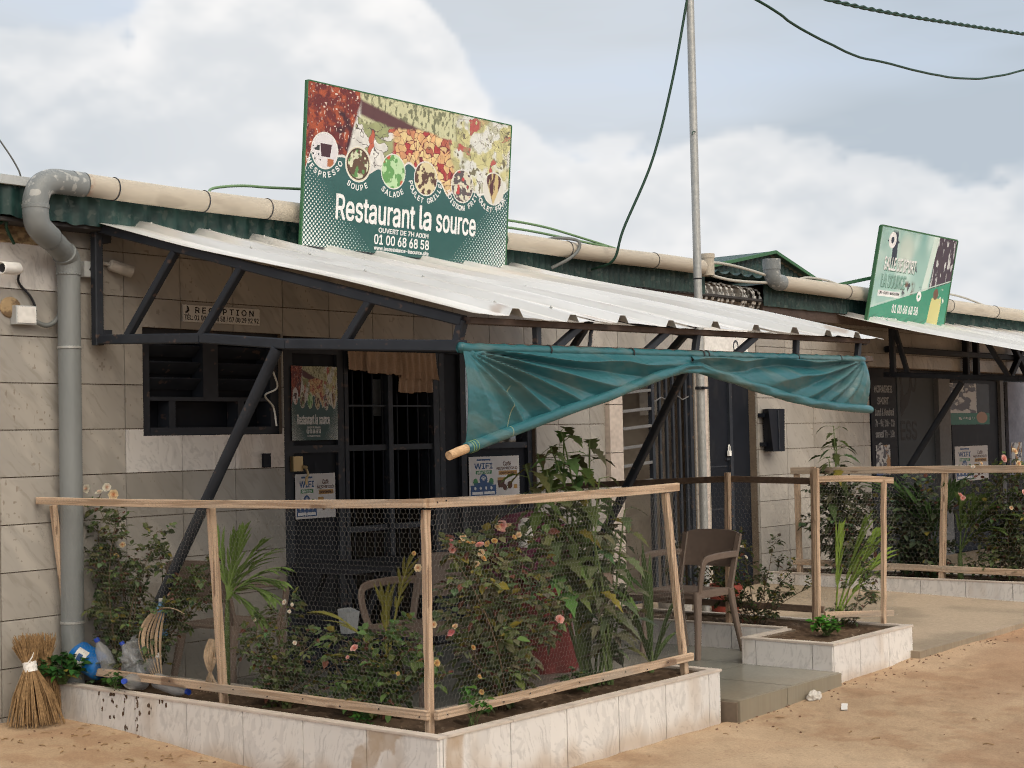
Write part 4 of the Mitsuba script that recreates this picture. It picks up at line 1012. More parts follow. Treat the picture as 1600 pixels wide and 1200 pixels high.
# ------------------------------------------------------------------ the far canopy
A2 = thing('metal_canopy', 'far canopy of pale ribbed sheets in front of the black shop front', 'canopy')
RIB2 = [14.5 + .435 * i for i in range(14)]
for a, b in [(14.28, 15.6), (15.58, 16.9), (16.88, 18.2), (18.18, 19.6)]:
    part(A2, 'roof_sheet', sheet(a, b, 7.52, 2.83, 4.6, 2.08, RIB2, int(a * 10)), 'm_roof', 25)
M2 = 15.6
part(A2, 'wall_post', beam((M2, 7.50, 2.20), (M2, 7.50, 2.76), .06, .06, (0, 1, 0)), 'm_steel')
part(A2, 'side_beam', beam((M2, 7.60, 2.225), (M2, 6.1, 2.115), .055, .055), 'm_steel')
part(A2, 'side_beam', beam((M2, 6.095, 2.115), (M2, 4.66, 2.02), .055, .055), 'm_steel')
part(A2, 'rafter', beam((M2, 7.5, 2.80), (M2, 4.66, 2.06), .05, .05), 'm_steel')
truss(A2, [((M2, 7.46, 2.70), (M2, 7.33, 2.23)), ((M2, 6.42, 2.50), (M2, 6.20, 2.13)), ((M2, 5.5, 2.25), (M2, 5.35, 2.08))])
part(A2, 'prop', tube([(M2, 6.72, 2.10), (M2, 7.35, 1.20), (M2, 7.55, .9)], .035, 12), 'm_steel', 40)
truss(A2, [((M2, 7.56, 2.50), (19.5, 7.56, 2.50)), ((17.7, 7.56, 2.2), (17.7, 7.56, 2.78)), ((18.0, 7.56, 2.2), (18.0, 7.56, 2.78)), ((18.9, 7.5, 2.75), (19.5, 7.5, 2.25)), ((18.9, 7.5, 2.25), (19.5, 7.5, 2.75))], 'm_black', .07)
part(A2, 'front_beam', beam((15.6, 4.68, 2.03), (19.6, 4.68, 2.03), .045, .04), 'm_steel')

# ------------------------------------------------------------------ pole, cables, razor wire, shed behind
V = thing('utility_pole', 'tall slim galvanised pole rising behind the near canopy', 'pole')
part(V, 'shaft', tube([(10.46, 6.70, .1), (10.465, 6.70, 2.68), (10.445, 6.69, 5.6)], [.034, .033, .031], 18), 'm_galv', True)
part(V, 'band', lathe([(.034, -.006), (.039, 0), (.034, .006)], (10.465, 6.70, 2.86), 18), 'm_ink', 40)
part(V, 'wire_twist', tube(smooth_path([(10.43, 6.66, 4.04), (10.36, 6.64, 4.03), (10.33, 6.63, 4.0)]), .005, 5), 'm_cable')
part(V, 'clip', cat(lathe([(.035, -.012), (.042, -.01), (.042, .01), (.035, .012)], (10.46, 6.70, 1.98), 16), bx(10.43, 10.49, 6.64, 6.67, 1.97, 1.99)), 'm_ink')
def cable(label, pts, r, m, wob=0.0, strands=1, seed=0):
    p = smooth_path(pts, 10)
    if wob:
        n = np.stack([meshkit.fbm(np.stack([np.arange(len(p)) * .12, np.arange(len(p)) * 0 + i, np.arange(len(p)) * 0], -1), 3, seed + i) - .5 for i in range(3)], -1)
        p = p + wob * n * np.sin(np.linspace(0, np.pi, len(p)))[:, None]
    ms = []
    if strands > 1:
        q = smooth_path(p, 6)
        s = np.cumsum(np.r_[0, np.linalg.norm(np.diff(q, axis=0), axis=1)])
        for k in range(strands):
            a = s * 2 * np.pi / .32 + k * 2 * np.pi / strands
            ms.append(tube(q + r * .9 * np.stack([np.cos(a) * .64, -np.cos(a) * .77, np.sin(a)], -1), r, 6))
        return solo('cable', cat(*ms), m, label, 'cable', True)
    return solo('cable', tube(p, r, 8), m, label, 'cable', True)
cable('dark green cable hanging in a curve from the pole down to the near eave', [(10.43, 6.69, 5.20), (10.33, 6.80, 4.48), (10.20, 6.93, 3.82), (10.02, 7.10, 3.27), (9.98, 7.18, 3.02), (9.98, 7.40, 2.96)], .011, 'm_cable')
cable('lower dark green cable sagging across the sky at the upper right', [(9.0, 6.4, 5.3), (10.35, 6.0, 4.96), (10.99, 6.0, 4.86), (12.11, 6.0, 4.82), (13.4, 6.0, 4.92), (14.59, 6.0, 5.07), (15.77, 6.0, 5.35), (17.5, 6.0, 5.9)], .011, 'm_cable', .06, seed=3)
cable('upper twisted dark cable crossing the sky at the upper right corner', [(10.3, 6.0, 5.12), (11.55, 6.0, 5.21), (12.76, 6.0, 5.34), (14.16, 6.0, 5.52), (15.81, 6.0, 5.74), (17.6, 6.0, 6.0)], .011, 'm_cable', 0, 2)
cable('green cable on the near gutter left of the restaurant sign', [(6.05, 7.40, 3.15), (6.18, 7.5, 3.21), (6.4, 7.5, 3.25), (6.63, 7.5, 3.265), (6.95, 7.5, 3.29)], .009, 'm_cablegreen')
cable('upper pale green cable arching over the gutter right of the restaurant sign', [(8.7, 7.5, 3.27), (9.06, 7.5, 3.285), (9.5, 7.5, 3.275), (9.9, 7.5, 3.24), (10.35, 7.42, 3.165)], .010, 'm_cablegreen')
cable('lower pale green cable over the gutter right of the restaurant sign', [(8.7, 7.48, 3.22), (9.06, 7.48, 3.225), (9.4, 7.48, 3.22), (9.75, 7.46, 3.20), (10.2, 7.40, 3.165)], .010, 'm_cablegreen')
cable('dark cable looped over the near gutter right of the restaurant sign', [(9.35, 7.42, 3.14), (9.45, 7.33, 3.165), (9.60, 7.25, 3.15), (9.60, 7.24, 3.08), (9.50, 7.26, 3.0), (9.40, 7.36, 2.93)], .013, 'm_conduit')
cable('upper pale conduit bridging the gap between the two gutters', [(11.55, 7.36, 3.13), (11.8, 7.36, 3.15), (12.1, 7.36, 3.145), (12.45, 7.36, 3.12), (12.75, 7.36, 3.09)], .014, 'm_cablegrey')
cable('lower pale conduit bridging the gap between the two gutters', [(11.52, 7.36, 3.07), (11.75, 7.36, 3.03), (12.05, 7.36, 3.01), (12.4, 7.36, 3.015), (12.75, 7.36, 3.03)], .014, 'm_cablegrey')
cable('pale cable arching over the far gutter left of the gym sign', [(13.2, 7.36, 3.08), (13.5, 7.36, 3.13), (13.9, 7.36, 3.125), (14.3, 7.36, 3.08), (14.6, 7.36, 3.06)], .012, 'm_cablegrey')
cable('pale cable arching over the far gutter right of the gym sign', [(16.2, 7.34, 3.14), (16.7, 7.34, 3.16), (17.2, 7.34, 3.14), (17.8, 7.34, 3.08)], .012, 'm_cablegrey')
cable('thin dark cable at the upper left corner beside the gutter elbow', [(4.56, 7.4, 3.36), (4.70, 7.38, 3.17), (4.75, 7.40, 3.08), (4.77, 7.5, 2.98), (4.74, 7.5, 2.86)], .005, 'm_conduit')
cable('tangled dark cable under the eave at the upper left corner', [(4.55, 7.5, 2.80), (4.70, 7.5, 2.86), (4.80, 7.52, 2.98), (4.76, 7.5, 2.93), (4.72, 7.5, 2.84), (4.80, 7.55, 2.75)], .009, 'm_cable')
cable('thin dark lead from the left camera to the junction box', [(4.84, 7.56, 2.60), (4.86, 7.6, 2.54), (4.93, 7.6, 2.47), (4.965, 7.6, 2.40), (4.95, 7.595, 2.34)], .007, 'm_ink')
Zw = thing('razor_wire', 'coil of bright razor wire in the gap between the two roofs', 'razor wire')
rz, bl = [], []
rr = np.random.default_rng(4)
for k in range(12):
    cx = 11.75 + .095 * k + rr.uniform(-.03, .03)
    a = np.linspace(-.4, 2 * np.pi - .4, 26)
    rad = .105 + rr.uniform(-.012, .012)
    pts = np.stack([cx + .09 * (a / 6.28) + .05 * np.cos(a) * rr.uniform(.3, 1.6), 7.60 + .12 * np.cos(a), 2.895 + rad * np.sin(a)], -1)
    rz.append(tube(pts, .0035, 4, False))
    for i in range(0, 26, 2):
        t = pts[min(i + 1, 25)] - pts[max(i - 1, 0)]
        bl.append(beam(pts[i] - t / np.linalg.norm(t) * .011, pts[i] + t / np.linalg.norm(t) * .013, .026, .010))
for k in range(4):
    cx = 12.3 + .16 * k
    pts = np.stack([cx + np.zeros(10), 7.62 + np.zeros(10), np.linspace(2.80, 3.0, 10)], -1); pts[:, 0] += rr.uniform(-.01, .01, 10)
    rz.append(tube(pts, .0035, 4, False))
    for i in range(0, 10, 2): bl.append(beam(pts[i] - (0, 0, .011), pts[i] + (0, 0, .011), .02, .004))
part(Zw, 'wire', cat(*rz), 'm_razor')
part(Zw, 'barbs', cat(*bl), 'm_razor', kind='stuff')
H = thing('gabled_shed', 'dark green corrugated gabled shed behind the gap between the roofs', 'shed')
xs = np.arange(21.3, 26.6, .02)
zt = np.where(xs < 24.2, np.interp(xs, [21.3, 24.2], [4.28, 4.83]), np.interp(xs, [24.2, 26.6], [4.83, 4.20]))
rows = [np.stack([xs, 14 + .02 * np.sin(xs * 2 * np.pi / .16), 2.0 + (zt - 2.0) * t], -1) for t in (0, 1)]
part(H, 'gable_wall', grid_solid(np.array(rows).transpose(1, 0, 2), (0, .01, 0)), 'm_fascia', 40)
def slope(a, b, za, zb):
    Xs = np.linspace(a, b, 12)
    Q = np.array([np.stack([Xs, Xs * 0 + y, np.interp(Xs, [min(a, b), max(a, b)], [za, zb] if a < b else [zb, za])], -1) for y in (13.85, 20)]).transpose(1, 0, 2)
    return grid_solid(Q, (0, 0, .03))
part(H, 'roof', slope(21.1, 24.2, 4.26, 4.85), 'm_fascia')
part(H, 'roof', slope(24.2, 26.7, 4.85, 4.19), 'm_fascia')
parts(H, 'verge_trim', (beam((21.1, 13.83, 4.27), (24.2, 13.83, 4.86), .03, .06), beam((24.21, 13.83, 4.86), (26.7, 13.83, 4.20), .03, .06)), 'm_signedge')

# ------------------------------------------------------------------ planters
PT = 0.29
def soil_patch(x0, x1, y0, y1, z, seed):
    X, Y = np.meshgrid(np.linspace(x0, x1, max(4, int((x1 - x0) / .03))), np.linspace(y0, y1, max(4, int((y1 - y0) / .03))), indexing='ij')
    Z = z + .035 * (meshkit.fbm(np.stack([X * 12, Y * 12, X * 0], -1), 4, seed) - .5) + .02 * (meshkit.noise(np.stack([X * 45, Y * 45, X * 0], -1), seed) - .5)
    return grid_solid(np.stack([X, Y, Z], -1), (0, 0, -.1))
def planter(label, outer, inner, z0, faces, copings, soils, zt=PT):
    k = thing('planter', label, 'planter')
    o, i = Polygon(outer), Polygon(inner)
    core = o.buffer(-.010, join_style=2).difference(i)
    m = cat(*[trimesh.creation.extrude_polygon(p, zt - .012 - z0, engine='earcut') for p in polys(core)])
    m.apply_translation((0, 0, z0)); part(k, 'core', m, 'm_grout')
    for axis, fixed, sgn, brk, zb in faces:
        for a, b in zip(brk[:-1], brk[1:]):
            d = R.uniform(0, .002)
            q = (fixed - sgn * d, fixed + sgn * .0105)
            e = (a + .003, b - .003)
            z = (zb, zt - .007)
            part(k, 'side_tile', bx(min(q), max(q), *e, *z) if axis == 'x' else bx(*e, min(q), max(q), *z), 'm_marble')
    for x0, x1, y0, y1, n, ax in copings:
        for t in range(n):
            if ax == 'x': c = (x0 + (x1 - x0) * t / n + .002, x0 + (x1 - x0) * (t + 1) / n - .002, y0, y1)
            else: c = (x0, x1, y0 + (y1 - y0) * t / n + .002, y0 + (y1 - y0) * (t + 1) / n - .002)
            part(k, 'coping_tile', bx(*c, zt - .012, zt + R.uniform(-.0015, .0015)), 'm_coping')
    for s in soils: part(k, 'soil', soil_patch(*s), 'm_soil')
    return k
planter('near corner planter clad in white marble tiles, edging the restaurant terrace',
        [(5.05, 7.60), (5.05, 4.65), (7.39, 4.65), (7.39, 5.14), (5.55, 5.14), (5.55, 7.60)], [(5.105, 7.60), (5.105, 4.705), (7.335, 4.705), (7.335, 5.085), (5.50, 5.085), (5.50, 7.60)], -.15,
        [('x', 5.05, 1, [4.655, 5.10, 5.53, 5.966, 6.407, 6.843, 7.27, 7.60], -.12), ('y', 4.65, 1, [5.055, 5.08, 5.549, 5.98, 6.413, 6.84, 7.267, 7.385], -.12), ('x', 7.39, -1, [4.655, 5.14], -.12)],
        [(5.043, 5.105, 4.643, 7.6, 7, 'y'), (5.107, 7.397, 4.643, 4.703, 5, 'x'), (7.335, 7.397, 4.705, 5.145, 1, 'y'), (5.497, 5.557, 5.09, 7.6, 6, 'y'), (5.56, 7.333, 5.083, 5.145, 4, 'x')],
        [(5.10, 5.50, 4.70, 7.60, .262, 1), (5.48, 7.34, 4.70, 5.09, .262, 2)])
planter('right white marble tiled planter between the terrace and the tan passage',
        [(8.62, 4.60), (9.74, 4.60), (9.74, 7.55), (9.18, 7.55), (9.18, 5.26), (8.62, 5.26)], [(8.675, 4.655), (9.685, 4.655), (9.685, 7.5), (9.235, 7.5), (9.235, 5.205), (8.675, 5.205)], -.12,
        [('x', 8.62, 1, [4.605, 4.747, 5.153, 5.255], -.1), ('y', 4.60, 1, [8.625, 8.975, 9.383, 9.735], -.1), ('x', 9.18, 1, [5.265, 5.68, 6.1, 6.52, 6.94, 7.36, 7.55], -.1), ('y', 5.26, -1, [8.625, 9.18], -.1), ('x', 9.74, -1, [4.6, 5.2, 5.8, 6.4, 7.0, 7.55], -.1)],
        [(8.613, 8.675, 4.593, 5.265, 2, 'y'), (8.677, 9.745, 4.593, 4.655, 3, 'x'), (9.685, 9.745, 4.657, 7.55, 7, 'y'), (8.677, 9.178, 5.205, 5.265, 1, 'x'), (9.175, 9.235, 5.267, 7.55, 5, 'y')],
        [(8.67, 9.69, 4.65, 5.21, .262, 3), (9.23, 9.69, 5.2, 7.5, .262, 4)])
planter('far white marble tiled planter along the far edge of the tan passage',
        [(12.85, 4.3), (13.40, 4.3), (13.40, 7.55), (12.85, 7.55)], [(12.905, 4.35), (13.345, 4.35), (13.345, 7.5), (12.905, 7.5)], -.1,
        [('x', 12.85, 1, [4.3, 4.72, 5.14, 5.56, 5.98, 6.40, 6.82, 7.24, 7.55], .0)],
        [(12.843, 12.905, 4.3, 7.55, 7, 'y'), (13.345, 13.407, 4.3, 7.55, 7, 'y')], [(12.9, 13.35, 4.35, 7.5, .265, 5)])

# ------------------------------------------------------------------ wooden fences with chicken wire
def wire(quad, cell=.0265, r=.00037, sag=.004, seed=1):
    """hexagonal netting on the quad (four corners: bottom a, bottom b, top b, top a), as thin three-sided wires"""
    a, b, c, d = [np.asarray(q, float) for q in quad]
    Lx, Lz = np.linalg.norm(b - a), np.linalg.norm(d - a)
    s = cell / math.sqrt(3)
    pts, seg = {}, []
    def P(x, z):
        k = (round(x / s * 4), round(z / s * 4))
        if k not in pts: pts[k] = (len(pts), x, z)
        return pts[k][0]
    nz, nx = int(Lz / (1.5 * s)) + 1, int(Lx / cell) + 1
    for j in range(nz):
        for i in range(nx):
            cx, cz = (i + .5 * (j % 2)) * cell, j * 1.5 * s
            top, ul, ll, ur = P(cx, cz + s), P(cx - cell / 2, cz + s / 2), P(cx - cell / 2, cz - s / 2), P(cx + cell / 2, cz + s / 2)
            seg += [(top, ul), (ul, ll), (top, ur)]
    q = np.array([(x, z) for _, x, z in sorted(pts.values())])
    seg = np.array(seg)
    mid = q[seg].mean(1)
    seg = seg[(mid[:, 0] > 0) & (mid[:, 0] < Lx) & (mid[:, 1] > 0) & (mid[:, 1] < Lz)]
    nn = meshkit.fbm(np.stack([q[:, 0] * 2.5, q[:, 1] * 2.5, q[:, 0] * 0 + seed], -1), 3, seed) - .5
    q = q + np.stack([nn * .012, np.roll(nn, 7) * .008], -1)
    u, w = q[:, :1] / Lx, q[:, 1:] / Lz
    W = (a * (1 - u) + b * u) * (1 - w) + (d * (1 - u) + c * u) * w
    nrm = np.cross(b - a, d - a); nrm /= np.linalg.norm(nrm)
    W = W + nrm * (nn * 2 * sag)[:, None]
    p0, p1 = W[seg[:, 0]], W[seg[:, 1]]
    t = p1 - p0; t /= np.linalg.norm(t, axis=1, keepdims=True)
    e = np.cross(t, nrm)
    v = []
    for k in range(3):
        an = k * 2 * np.pi / 3
        o = r * (math.cos(an) * e + math.sin(an) * nrm)
        v += [p0 + o, p1 + o]
    v = np.stack(v, 1).reshape(-1, 3)
    base = np.arange(len(seg))[:, None] * 6
    f = np.vstack([base + np.array(x) for x in ((0, 1, 3), (0, 3, 2), (2, 3, 5), (2, 5, 4), (4, 5, 1), (4, 1, 0))])
    return trimesh.Trimesh(v, f, process=False)

def wood(p, q, w, h, seed, up=(0, 0, 1), bow=0.0):
    p, q = np.asarray(p, float), np.asarray(q, float)
    n = 14
    t = np.linspace(0, 1, n)[:, None]
    pts = p + (q - p) * t
    d, s, u = frame(q - p, up)
    rn = np.random.default_rng(seed)
    pts = pts + u * (bow * np.sin(np.pi * t)) + s * (.0012 * rn.standard_normal((n, 1)))
    c = .07 * min(w, h)
    a, b = w / 2, h / 2
    ring = np.array([(-a + c, -b), (a - c, -b), (a, -b + c), (a, b - c), (a - c, b), (-a + c, b), (-a, b - c), (-a, -b + c)])
    v = []
    for i in range(n):
        k = ring * (1 + .010 * rn.standard_normal((8, 2)))
        v += [pts[i] + s * x + u * z for x, z in k]
    f = []
    for i in range(n - 1):
        for j in range(8):
            j2 = (j + 1) % 8
            f += [(i * 8 + j, i * 8 + j2, i * 8 + 8 + j2), (i * 8 + j, i * 8 + 8 + j2, i * 8 + 8 + j)]
    for i in range(1, 7):
        f += [(0, i + 1, i), ((n - 1) * 8, (n - 1) * 8 + i, (n - 1) * 8 + i + 1)]
    return trimesh.Trimesh(np.array(v), f, process=False)

def nails(pts, nrm):
    nrm = np.asarray(nrm, float)
    return cat(*[lathe([(0, .004), (.0035, .003), (.004, 0)], p, 6, nrm) for p in pts])
F1 = thing('mesh_fence', 'near corner fence of rough timber and chicken wire on the near planter', 'fence')
FX, FY = 5.18, 4.80
part(F1, 'post', wood((5.045, 7.57, 1.285), (5.175, 7.565, .27), .030, .036, 1), 'm_post')
part(F1, 'post', wood((5.10, 6.25, 1.28), (FX, 6.265, .25), .032, .040, 2), 'm_post')
part(F1, 'post', wood((FX + .01, FY + .03, 1.285), (FX + .01, FY + .03, .25), .032, .036, 3), 'm_post')
part(F1, 'post', wood((7.115, FY + .005, 1.285), (7.275, FY + .01, .25), .034, .040, 4), 'm_post')
part(F1, 'rail', wood((4.965, 7.60, 1.315), (FX - .02, FY + .0, 1.318), .028, .040, 5, bow=-.012), 'm_rail', label='weathered top rail along the left side')
part(F1, 'rail', wood((FX - .01, FY - .0, 1.318), (7.215, FY - .012, 1.315), .028, .045, 6, bow=-.012), 'm_rail', label='weathered top rail along the front')
part(F1, 'rail', wood((FX - .022, 7.60, .352), (FX - .022, FY + .01, .352), .024, .042, 7), 'm_rail')
part(F1, 'rail', wood((FX - .0, FY - .02, .352), (7.30, FY - .022, .362), .024, .042, 8), 'm_rail')
part(F1, 'nails', cat(nails([(FX - .036, FY + .05 + .26 * i, .345 + .012 * (i % 2)) for i in range(11)], (-1, 0, 0)), nails([(5.24 + .2 * i, FY - .036, .35 + .012 * (i % 2)) for i in range(10)], (0, -1, 0)), nails([(FX + .04, FY - .017, 1.32), (FX + .1, FY - .017, 1.325)], (0, -1, 0))), 'm_ink', kind='stuff')
part(F1, 'wire_mesh', cat(wire([(FX - .040, 7.62, .335), (FX - .040, FY - .03, .335), (FX - .040, FY - .03, 1.335), (4.945, 7.60, 1.335)], seed=1)), 'm_wire', label='chicken wire netting on the left side')
part(F1, 'wire_mesh', cat(wire([(FX - .03, FY - .040, .335), (7.27, FY - .040, .345), (7.12, FY - .040, 1.335), (FX - .03, FY - .040, 1.335)], seed=2)), 'm_wire', label='chicken wire netting on the front')
F2 = thing('mesh_fence', 'timber and chicken wire fence on the right planter dividing terrace from passage', 'fence')
part(F2, 'post', wood((9.43, 5.83, 1.33), (9.43, 5.85, .25), .035, .042, 11), 'm_post')
part(F2, 'post', wood((9.33, 5.07, 1.36), (9.33, 5.09, .25), .034, .036, 12), 'm_post')
part(F2, 'post', wood((9.38, 5.12, 1.37), (9.38, 5.14, .25), .028, .030, 13), 'm_post')
part(F2, 'post', wood((9.74, 4.775, 1.27), (9.715, 4.80, .25), .030, .034, 14), 'm_post')
part(F2, 'post', wood((9.43, 7.40, 1.25), (9.43, 7.42, .25), .036, .042, 15), 'm_post')
part(F2, 'rail', wood((9.45, 7.45, 1.225), (9.455, 5.83, 1.285), .030, .045, 16), 'm_wooddark')
part(F2, 'rail', wood((9.465, 5.85, 1.285), (9.42, 5.05, 1.268), .030, .045, 17), 'm_wooddark')
part(F2, 'rail', wood((9.34, 5.07, 1.285), (9.80, 4.74, 1.262), .034, .042, 18, bow=.01), 'm_rail')
part(F2, 'rail', wood((9.36, 5.05, .37), (9.79, 4.76, .355), .026, .040, 19), 'm_rail')
part(F2, 'rail', wood((9.455, 7.40, .40), (9.47, 5.12, .39), .026, .045, 20), 'm_wooddark')
part(F2, 'wire_mesh', wire([(9.33, 5.045, .33), (9.80, 4.735, .31), (9.80, 4.735, 1.28), (9.33, 5.045, 1.30)], seed=3), 'm_wire', label='chicken wire netting on the short return')
part(F2, 'wire_mesh', wire([(9.49, 7.40, .36), (9.49, 5.1, .36), (9.47, 5.1, 1.27), (9.47, 7.40, 1.24)], cell=.034, seed=4), 'm_wire', label='chicken wire netting on the long side')
F3 = thing('mesh_fence', 'timber and chicken wire fence on the far planter', 'fence')
part(F3, 'post', wood((12.97, 5.77, 1.25), (12.97, 5.83, .25), .045, .055, 21), 'm_post')
part(F3, 'post', wood((12.97, 7.25, 1.25), (12.97, 7.25, .25), .045, .05, 22), 'm_post')
part(F3, 'post', wood((12.97, 4.4, 1.25), (12.97, 4.4, .25), .045, .05, 23), 'm_post')
part(F3, 'rail', wood((12.95, 7.3, 1.245), (12.95, 4.35, 1.255), .035, .065, 24), 'm_rail')
part(F3, 'rail', wood((12.95, 7.3, .385), (12.95, 4.35, .355), .032, .055, 25), 'm_rail')
part(F3, 'wire_mesh', wire([(12.93, 7.25, .33), (12.93, 4.4, .33), (12.93, 4.4, 1.24), (12.93, 7.25, 1.24)], cell=.045, r=.0005, seed=5), 'm_wire')

# ------------------------------------------------------------------ chairs, table, odds and ends
def ribbon(pts, w, th, up):
    """a flat strip along a path; w and th may change along it"""
    p = np.asarray(pts, float); n = len(p)
    t = np.gradient(p, axis=0); t /= np.linalg.norm(t, axis=1, keepdims=True)
    up = np.asarray(up, float)
    s = np.cross(t, up); s /= np.linalg.norm(s, axis=1, keepdims=True) + 1e-9
    u = np.cross(s, t)
    w, th = np.broadcast_to(w, (n,))[:, None], np.broadcast_to(th, (n,))[:, None]
    ring = [(-1, -.5), (-.8, -1), (.8, -1), (1, -.5), (1, .5), (.8, 1), (-.8, 1), (-1, .5)]
    v = np.stack([p + s * (w / 2 * a) + u * (th / 2 * b) for a, b in ring], 1).reshape(-1, 3)
    f = []
    for i in range(n - 1):
        for j in range(8):
            k = (j + 1) % 8
            f += [(i * 8 + j, i * 8 + k, i * 8 + 8 + k), (i * 8 + j, i * 8 + 8 + k, i * 8 + 8 + j)]
    for i in range(1, 7):
        f += [(0, i + 1, i), ((n - 1) * 8, (n - 1) * 8 + i, (n - 1) * 8 + i + 1)]
    return trimesh.Trimesh(v, f, process=False)
def chair(label, x, y, z, deg):
    """stacking plastic armchair that faces its own +x"""
    k = thing('plastic_armchair', label, 'chair', 'brown plastic armchairs on the terrace')
    M = trimesh.transformations.rotation_matrix(math.radians(deg), (0, 0, 1)); M[:3, 3] = (x, y, z)
    def put(name, m, smooth=35): part(k, name, m.copy().apply_transform(M), 'm_chair', smooth)
    U, V = np.meshgrid(np.linspace(-1, 1, 15), np.linspace(-1, 1, 13), indexing='ij')
    S = np.stack([.215 * U + .01, (.215 - .012 * (U + 1)) * V, .445 - .018 * (1 - V ** 2) * (1 - U ** 2) - .02 * np.clip(U - .7, 0, 1) ** 1 - .015 * (U < -.9)], -1)
    put('seat', grid_solid(S, (0, 0, -.012)))
    put('apron', cat(ribbon([(.21, y_, .42) for y_ in np.linspace(-.2, .2, 6)], .012, .045, (0, 0, 1)), *[ribbon([(x_, s * .205, .42) for x_ in np.linspace(-.19, .21, 6)], .012, .05, (0, 0, 1)) for s in (-1, 1)]))
    B_ = np.stack([-.235 - .075 * (V * .5 + .5) - .035 * (1 - U ** 2), (.225 - .012 * (V > .9)) * U, .575 + .25 * (V * .5 + .5) - .018 * U ** 4 * (V > .8)], -1)
    put('backrest', grid_solid(B_, (.011, 0, 0)))
    for s in (-1, 1):
        put('back_upright', ribbon(smooth_path([(-.19, s * .21, .43), (-.225, s * .215, .56), (-.30, s * .222, .80)], 5), .045, .022, (1, 0, .2)))
        put('leg', ribbon(smooth_path([(-.19, s * .21, .44), (-.225, s * .222, .25), (-.29, s * .235, 0)], 5), np.linspace(.055, .038, 11), np.linspace(.034, .024, 11), (0, s, 0)))
        put('leg', ribbon(smooth_path([(.19, s * .205, .44), (.205, s * .215, .25), (.235, s * .228, 0)], 5), np.linspace(.065, .042, 11), np.linspace(.036, .026, 11), (0, s, 0)))
        put('armrest', ribbon(smooth_path([(-.265, s * .228, .665), (-.10, s * .262, .672), (.10, s * .268, .665), (.175, s * .262, .645), (.195, s * .255, .59), (.19, s * .235, .50), (.175, s * .215, .43)], 6), .045, .018, (.35, 0, 1) if False else (0, -s, .001)))
    return k
chair('brown plastic armchair standing by the right planter of the terrace', 8.84, 5.80, .12, 178)
chair('brown plastic armchair behind the wire beside the near corner post', 6.42, 6.05, .12, 182)
chair('brown plastic armchair behind the palm against the tiled wall', 5.98, 7.15, .12, 5)
TB = thing('folding_table', 'black folding table with crossed legs on the terrace behind the netting', 'table')
part(TB, 'tabletop', bx(6.55, 7.55, 6.75, 7.35, .80, .83), 'm_black')
for yy in (6.80, 7.30):
    part(TB, 'leg', beam((6.60, yy, .80), (6.95, yy + .015, .12), .035, .03), 'm_black')
    part(TB, 'leg', beam((6.95, yy + .04, .80), (6.58, yy + .05, .12), .035, .03), 'm_black')
part(TB, 'stretcher', beam((6.62, 6.81, .22), (6.62, 7.3, .22), .03, .03), 'm_black')
BN = thing('black_bench', 'low black bench under the folding table', 'bench')
part(BN, 'seat', bx(6.5, 7.2, 6.6, 6.95, .40, .44), 'm_black')
for a, b in ((6.54, 6.64), (7.14, 6.64), (6.54, 6.90), (7.14, 6.90)): part(BN, 'leg', beam((a, b, .12), (a, b, .40), .03, .03), 'm_black')
def cup_mesh():
    v = [(-.055, -.04, .13), (.055, -.04, .13), (.055, .04, .15), (-.055, .04, .15), (-.04, -.03, 0), (.04, -.03, 0), (.04, .03, 0), (-.04, .03, 0)]
    m = trimesh.Trimesh(v, [(0, 4, 5), (0, 5, 1), (1, 5, 6), (1, 6, 2), (2, 6, 7), (2, 7, 3), (3, 7, 4), (3, 4, 0), (4, 7, 6), (4, 6, 5)], process=False)
    m.apply_translation((6.60, 6.80, .442)); return m
solo('napkin_holder', cup_mesh(), 'm_greybox', 'pale grey plastic holder standing on the low black bench', 'holder')
CH = thing('cloth_pile', 'plum and red patterned cloths draped over a seat behind the big rose bush', 'cloth')
def heap(cx, cy, z0, rx, ry, h, seed):
    a, t = np.meshgrid(np.linspace(0, 2 * np.pi, 60), np.linspace(0, 1, 16), indexing='ij')
    n = meshkit.fbm(np.stack([np.cos(a) * 2, np.sin(a) * 2, t * 1.5 + seed], -1), 4, seed)
    rr_ = np.where(t < .65, 1.12 - .28 * t, (1.12 - .182) * np.sqrt(np.clip(1 - ((t - .65) / .35) ** 2, 0, 1))) * (.78 + .44 * n) * (1 + .05 * np.sin(a * 9 + 4 * n) * (1 - t))
    P_ = np.stack([cx + rx * rr_ * np.cos(a), cy + ry * rr_ * np.sin(a), z0 + h * t], -1)
    v = P_.reshape(-1, 3); n_, m_ = a.shape
    i, j = np.meshgrid(np.arange(n_ - 1), np.arange(m_ - 1), indexing='ij')
    k = (i * m_ + j).ravel()
    return trimesh.Trimesh(v, np.vstack([np.stack([k, k + m_, k + m_ + 1], 1), np.stack([k, k + m_ + 1, k + 1], 1)]), process=False)
part(CH, 'plum_cloth', heap(7.75, 6.30, .72, .28, .25, .42, 3), 'm_plum', True)
part(CH, 'red_cloth', heap(7.75, 6.30, .12, .27, .25, .62, 5), 'm_redcloth', True)
JG = thing('white_jug', 'small white jug standing among the plum cloths', 'jug')
part(JG, 'body', lathe([(0, 0), (.045, .0), (.05, .05), (.038, .12), (.03, .16), (.034, .18), (.028, .18), (.026, .15), (.03, .02), (0, .015)], (7.42, 6.06, .93), 20), 'm_white', 40)
part(JG, 'spout', tube(smooth_path([(7.38, 6.05, .98), (7.35, 6.04, 1.03), (7.34, 6.04, 1.08)]), [.018] * 8 + [.014] * 8 + [.010], 10), 'm_white', True)

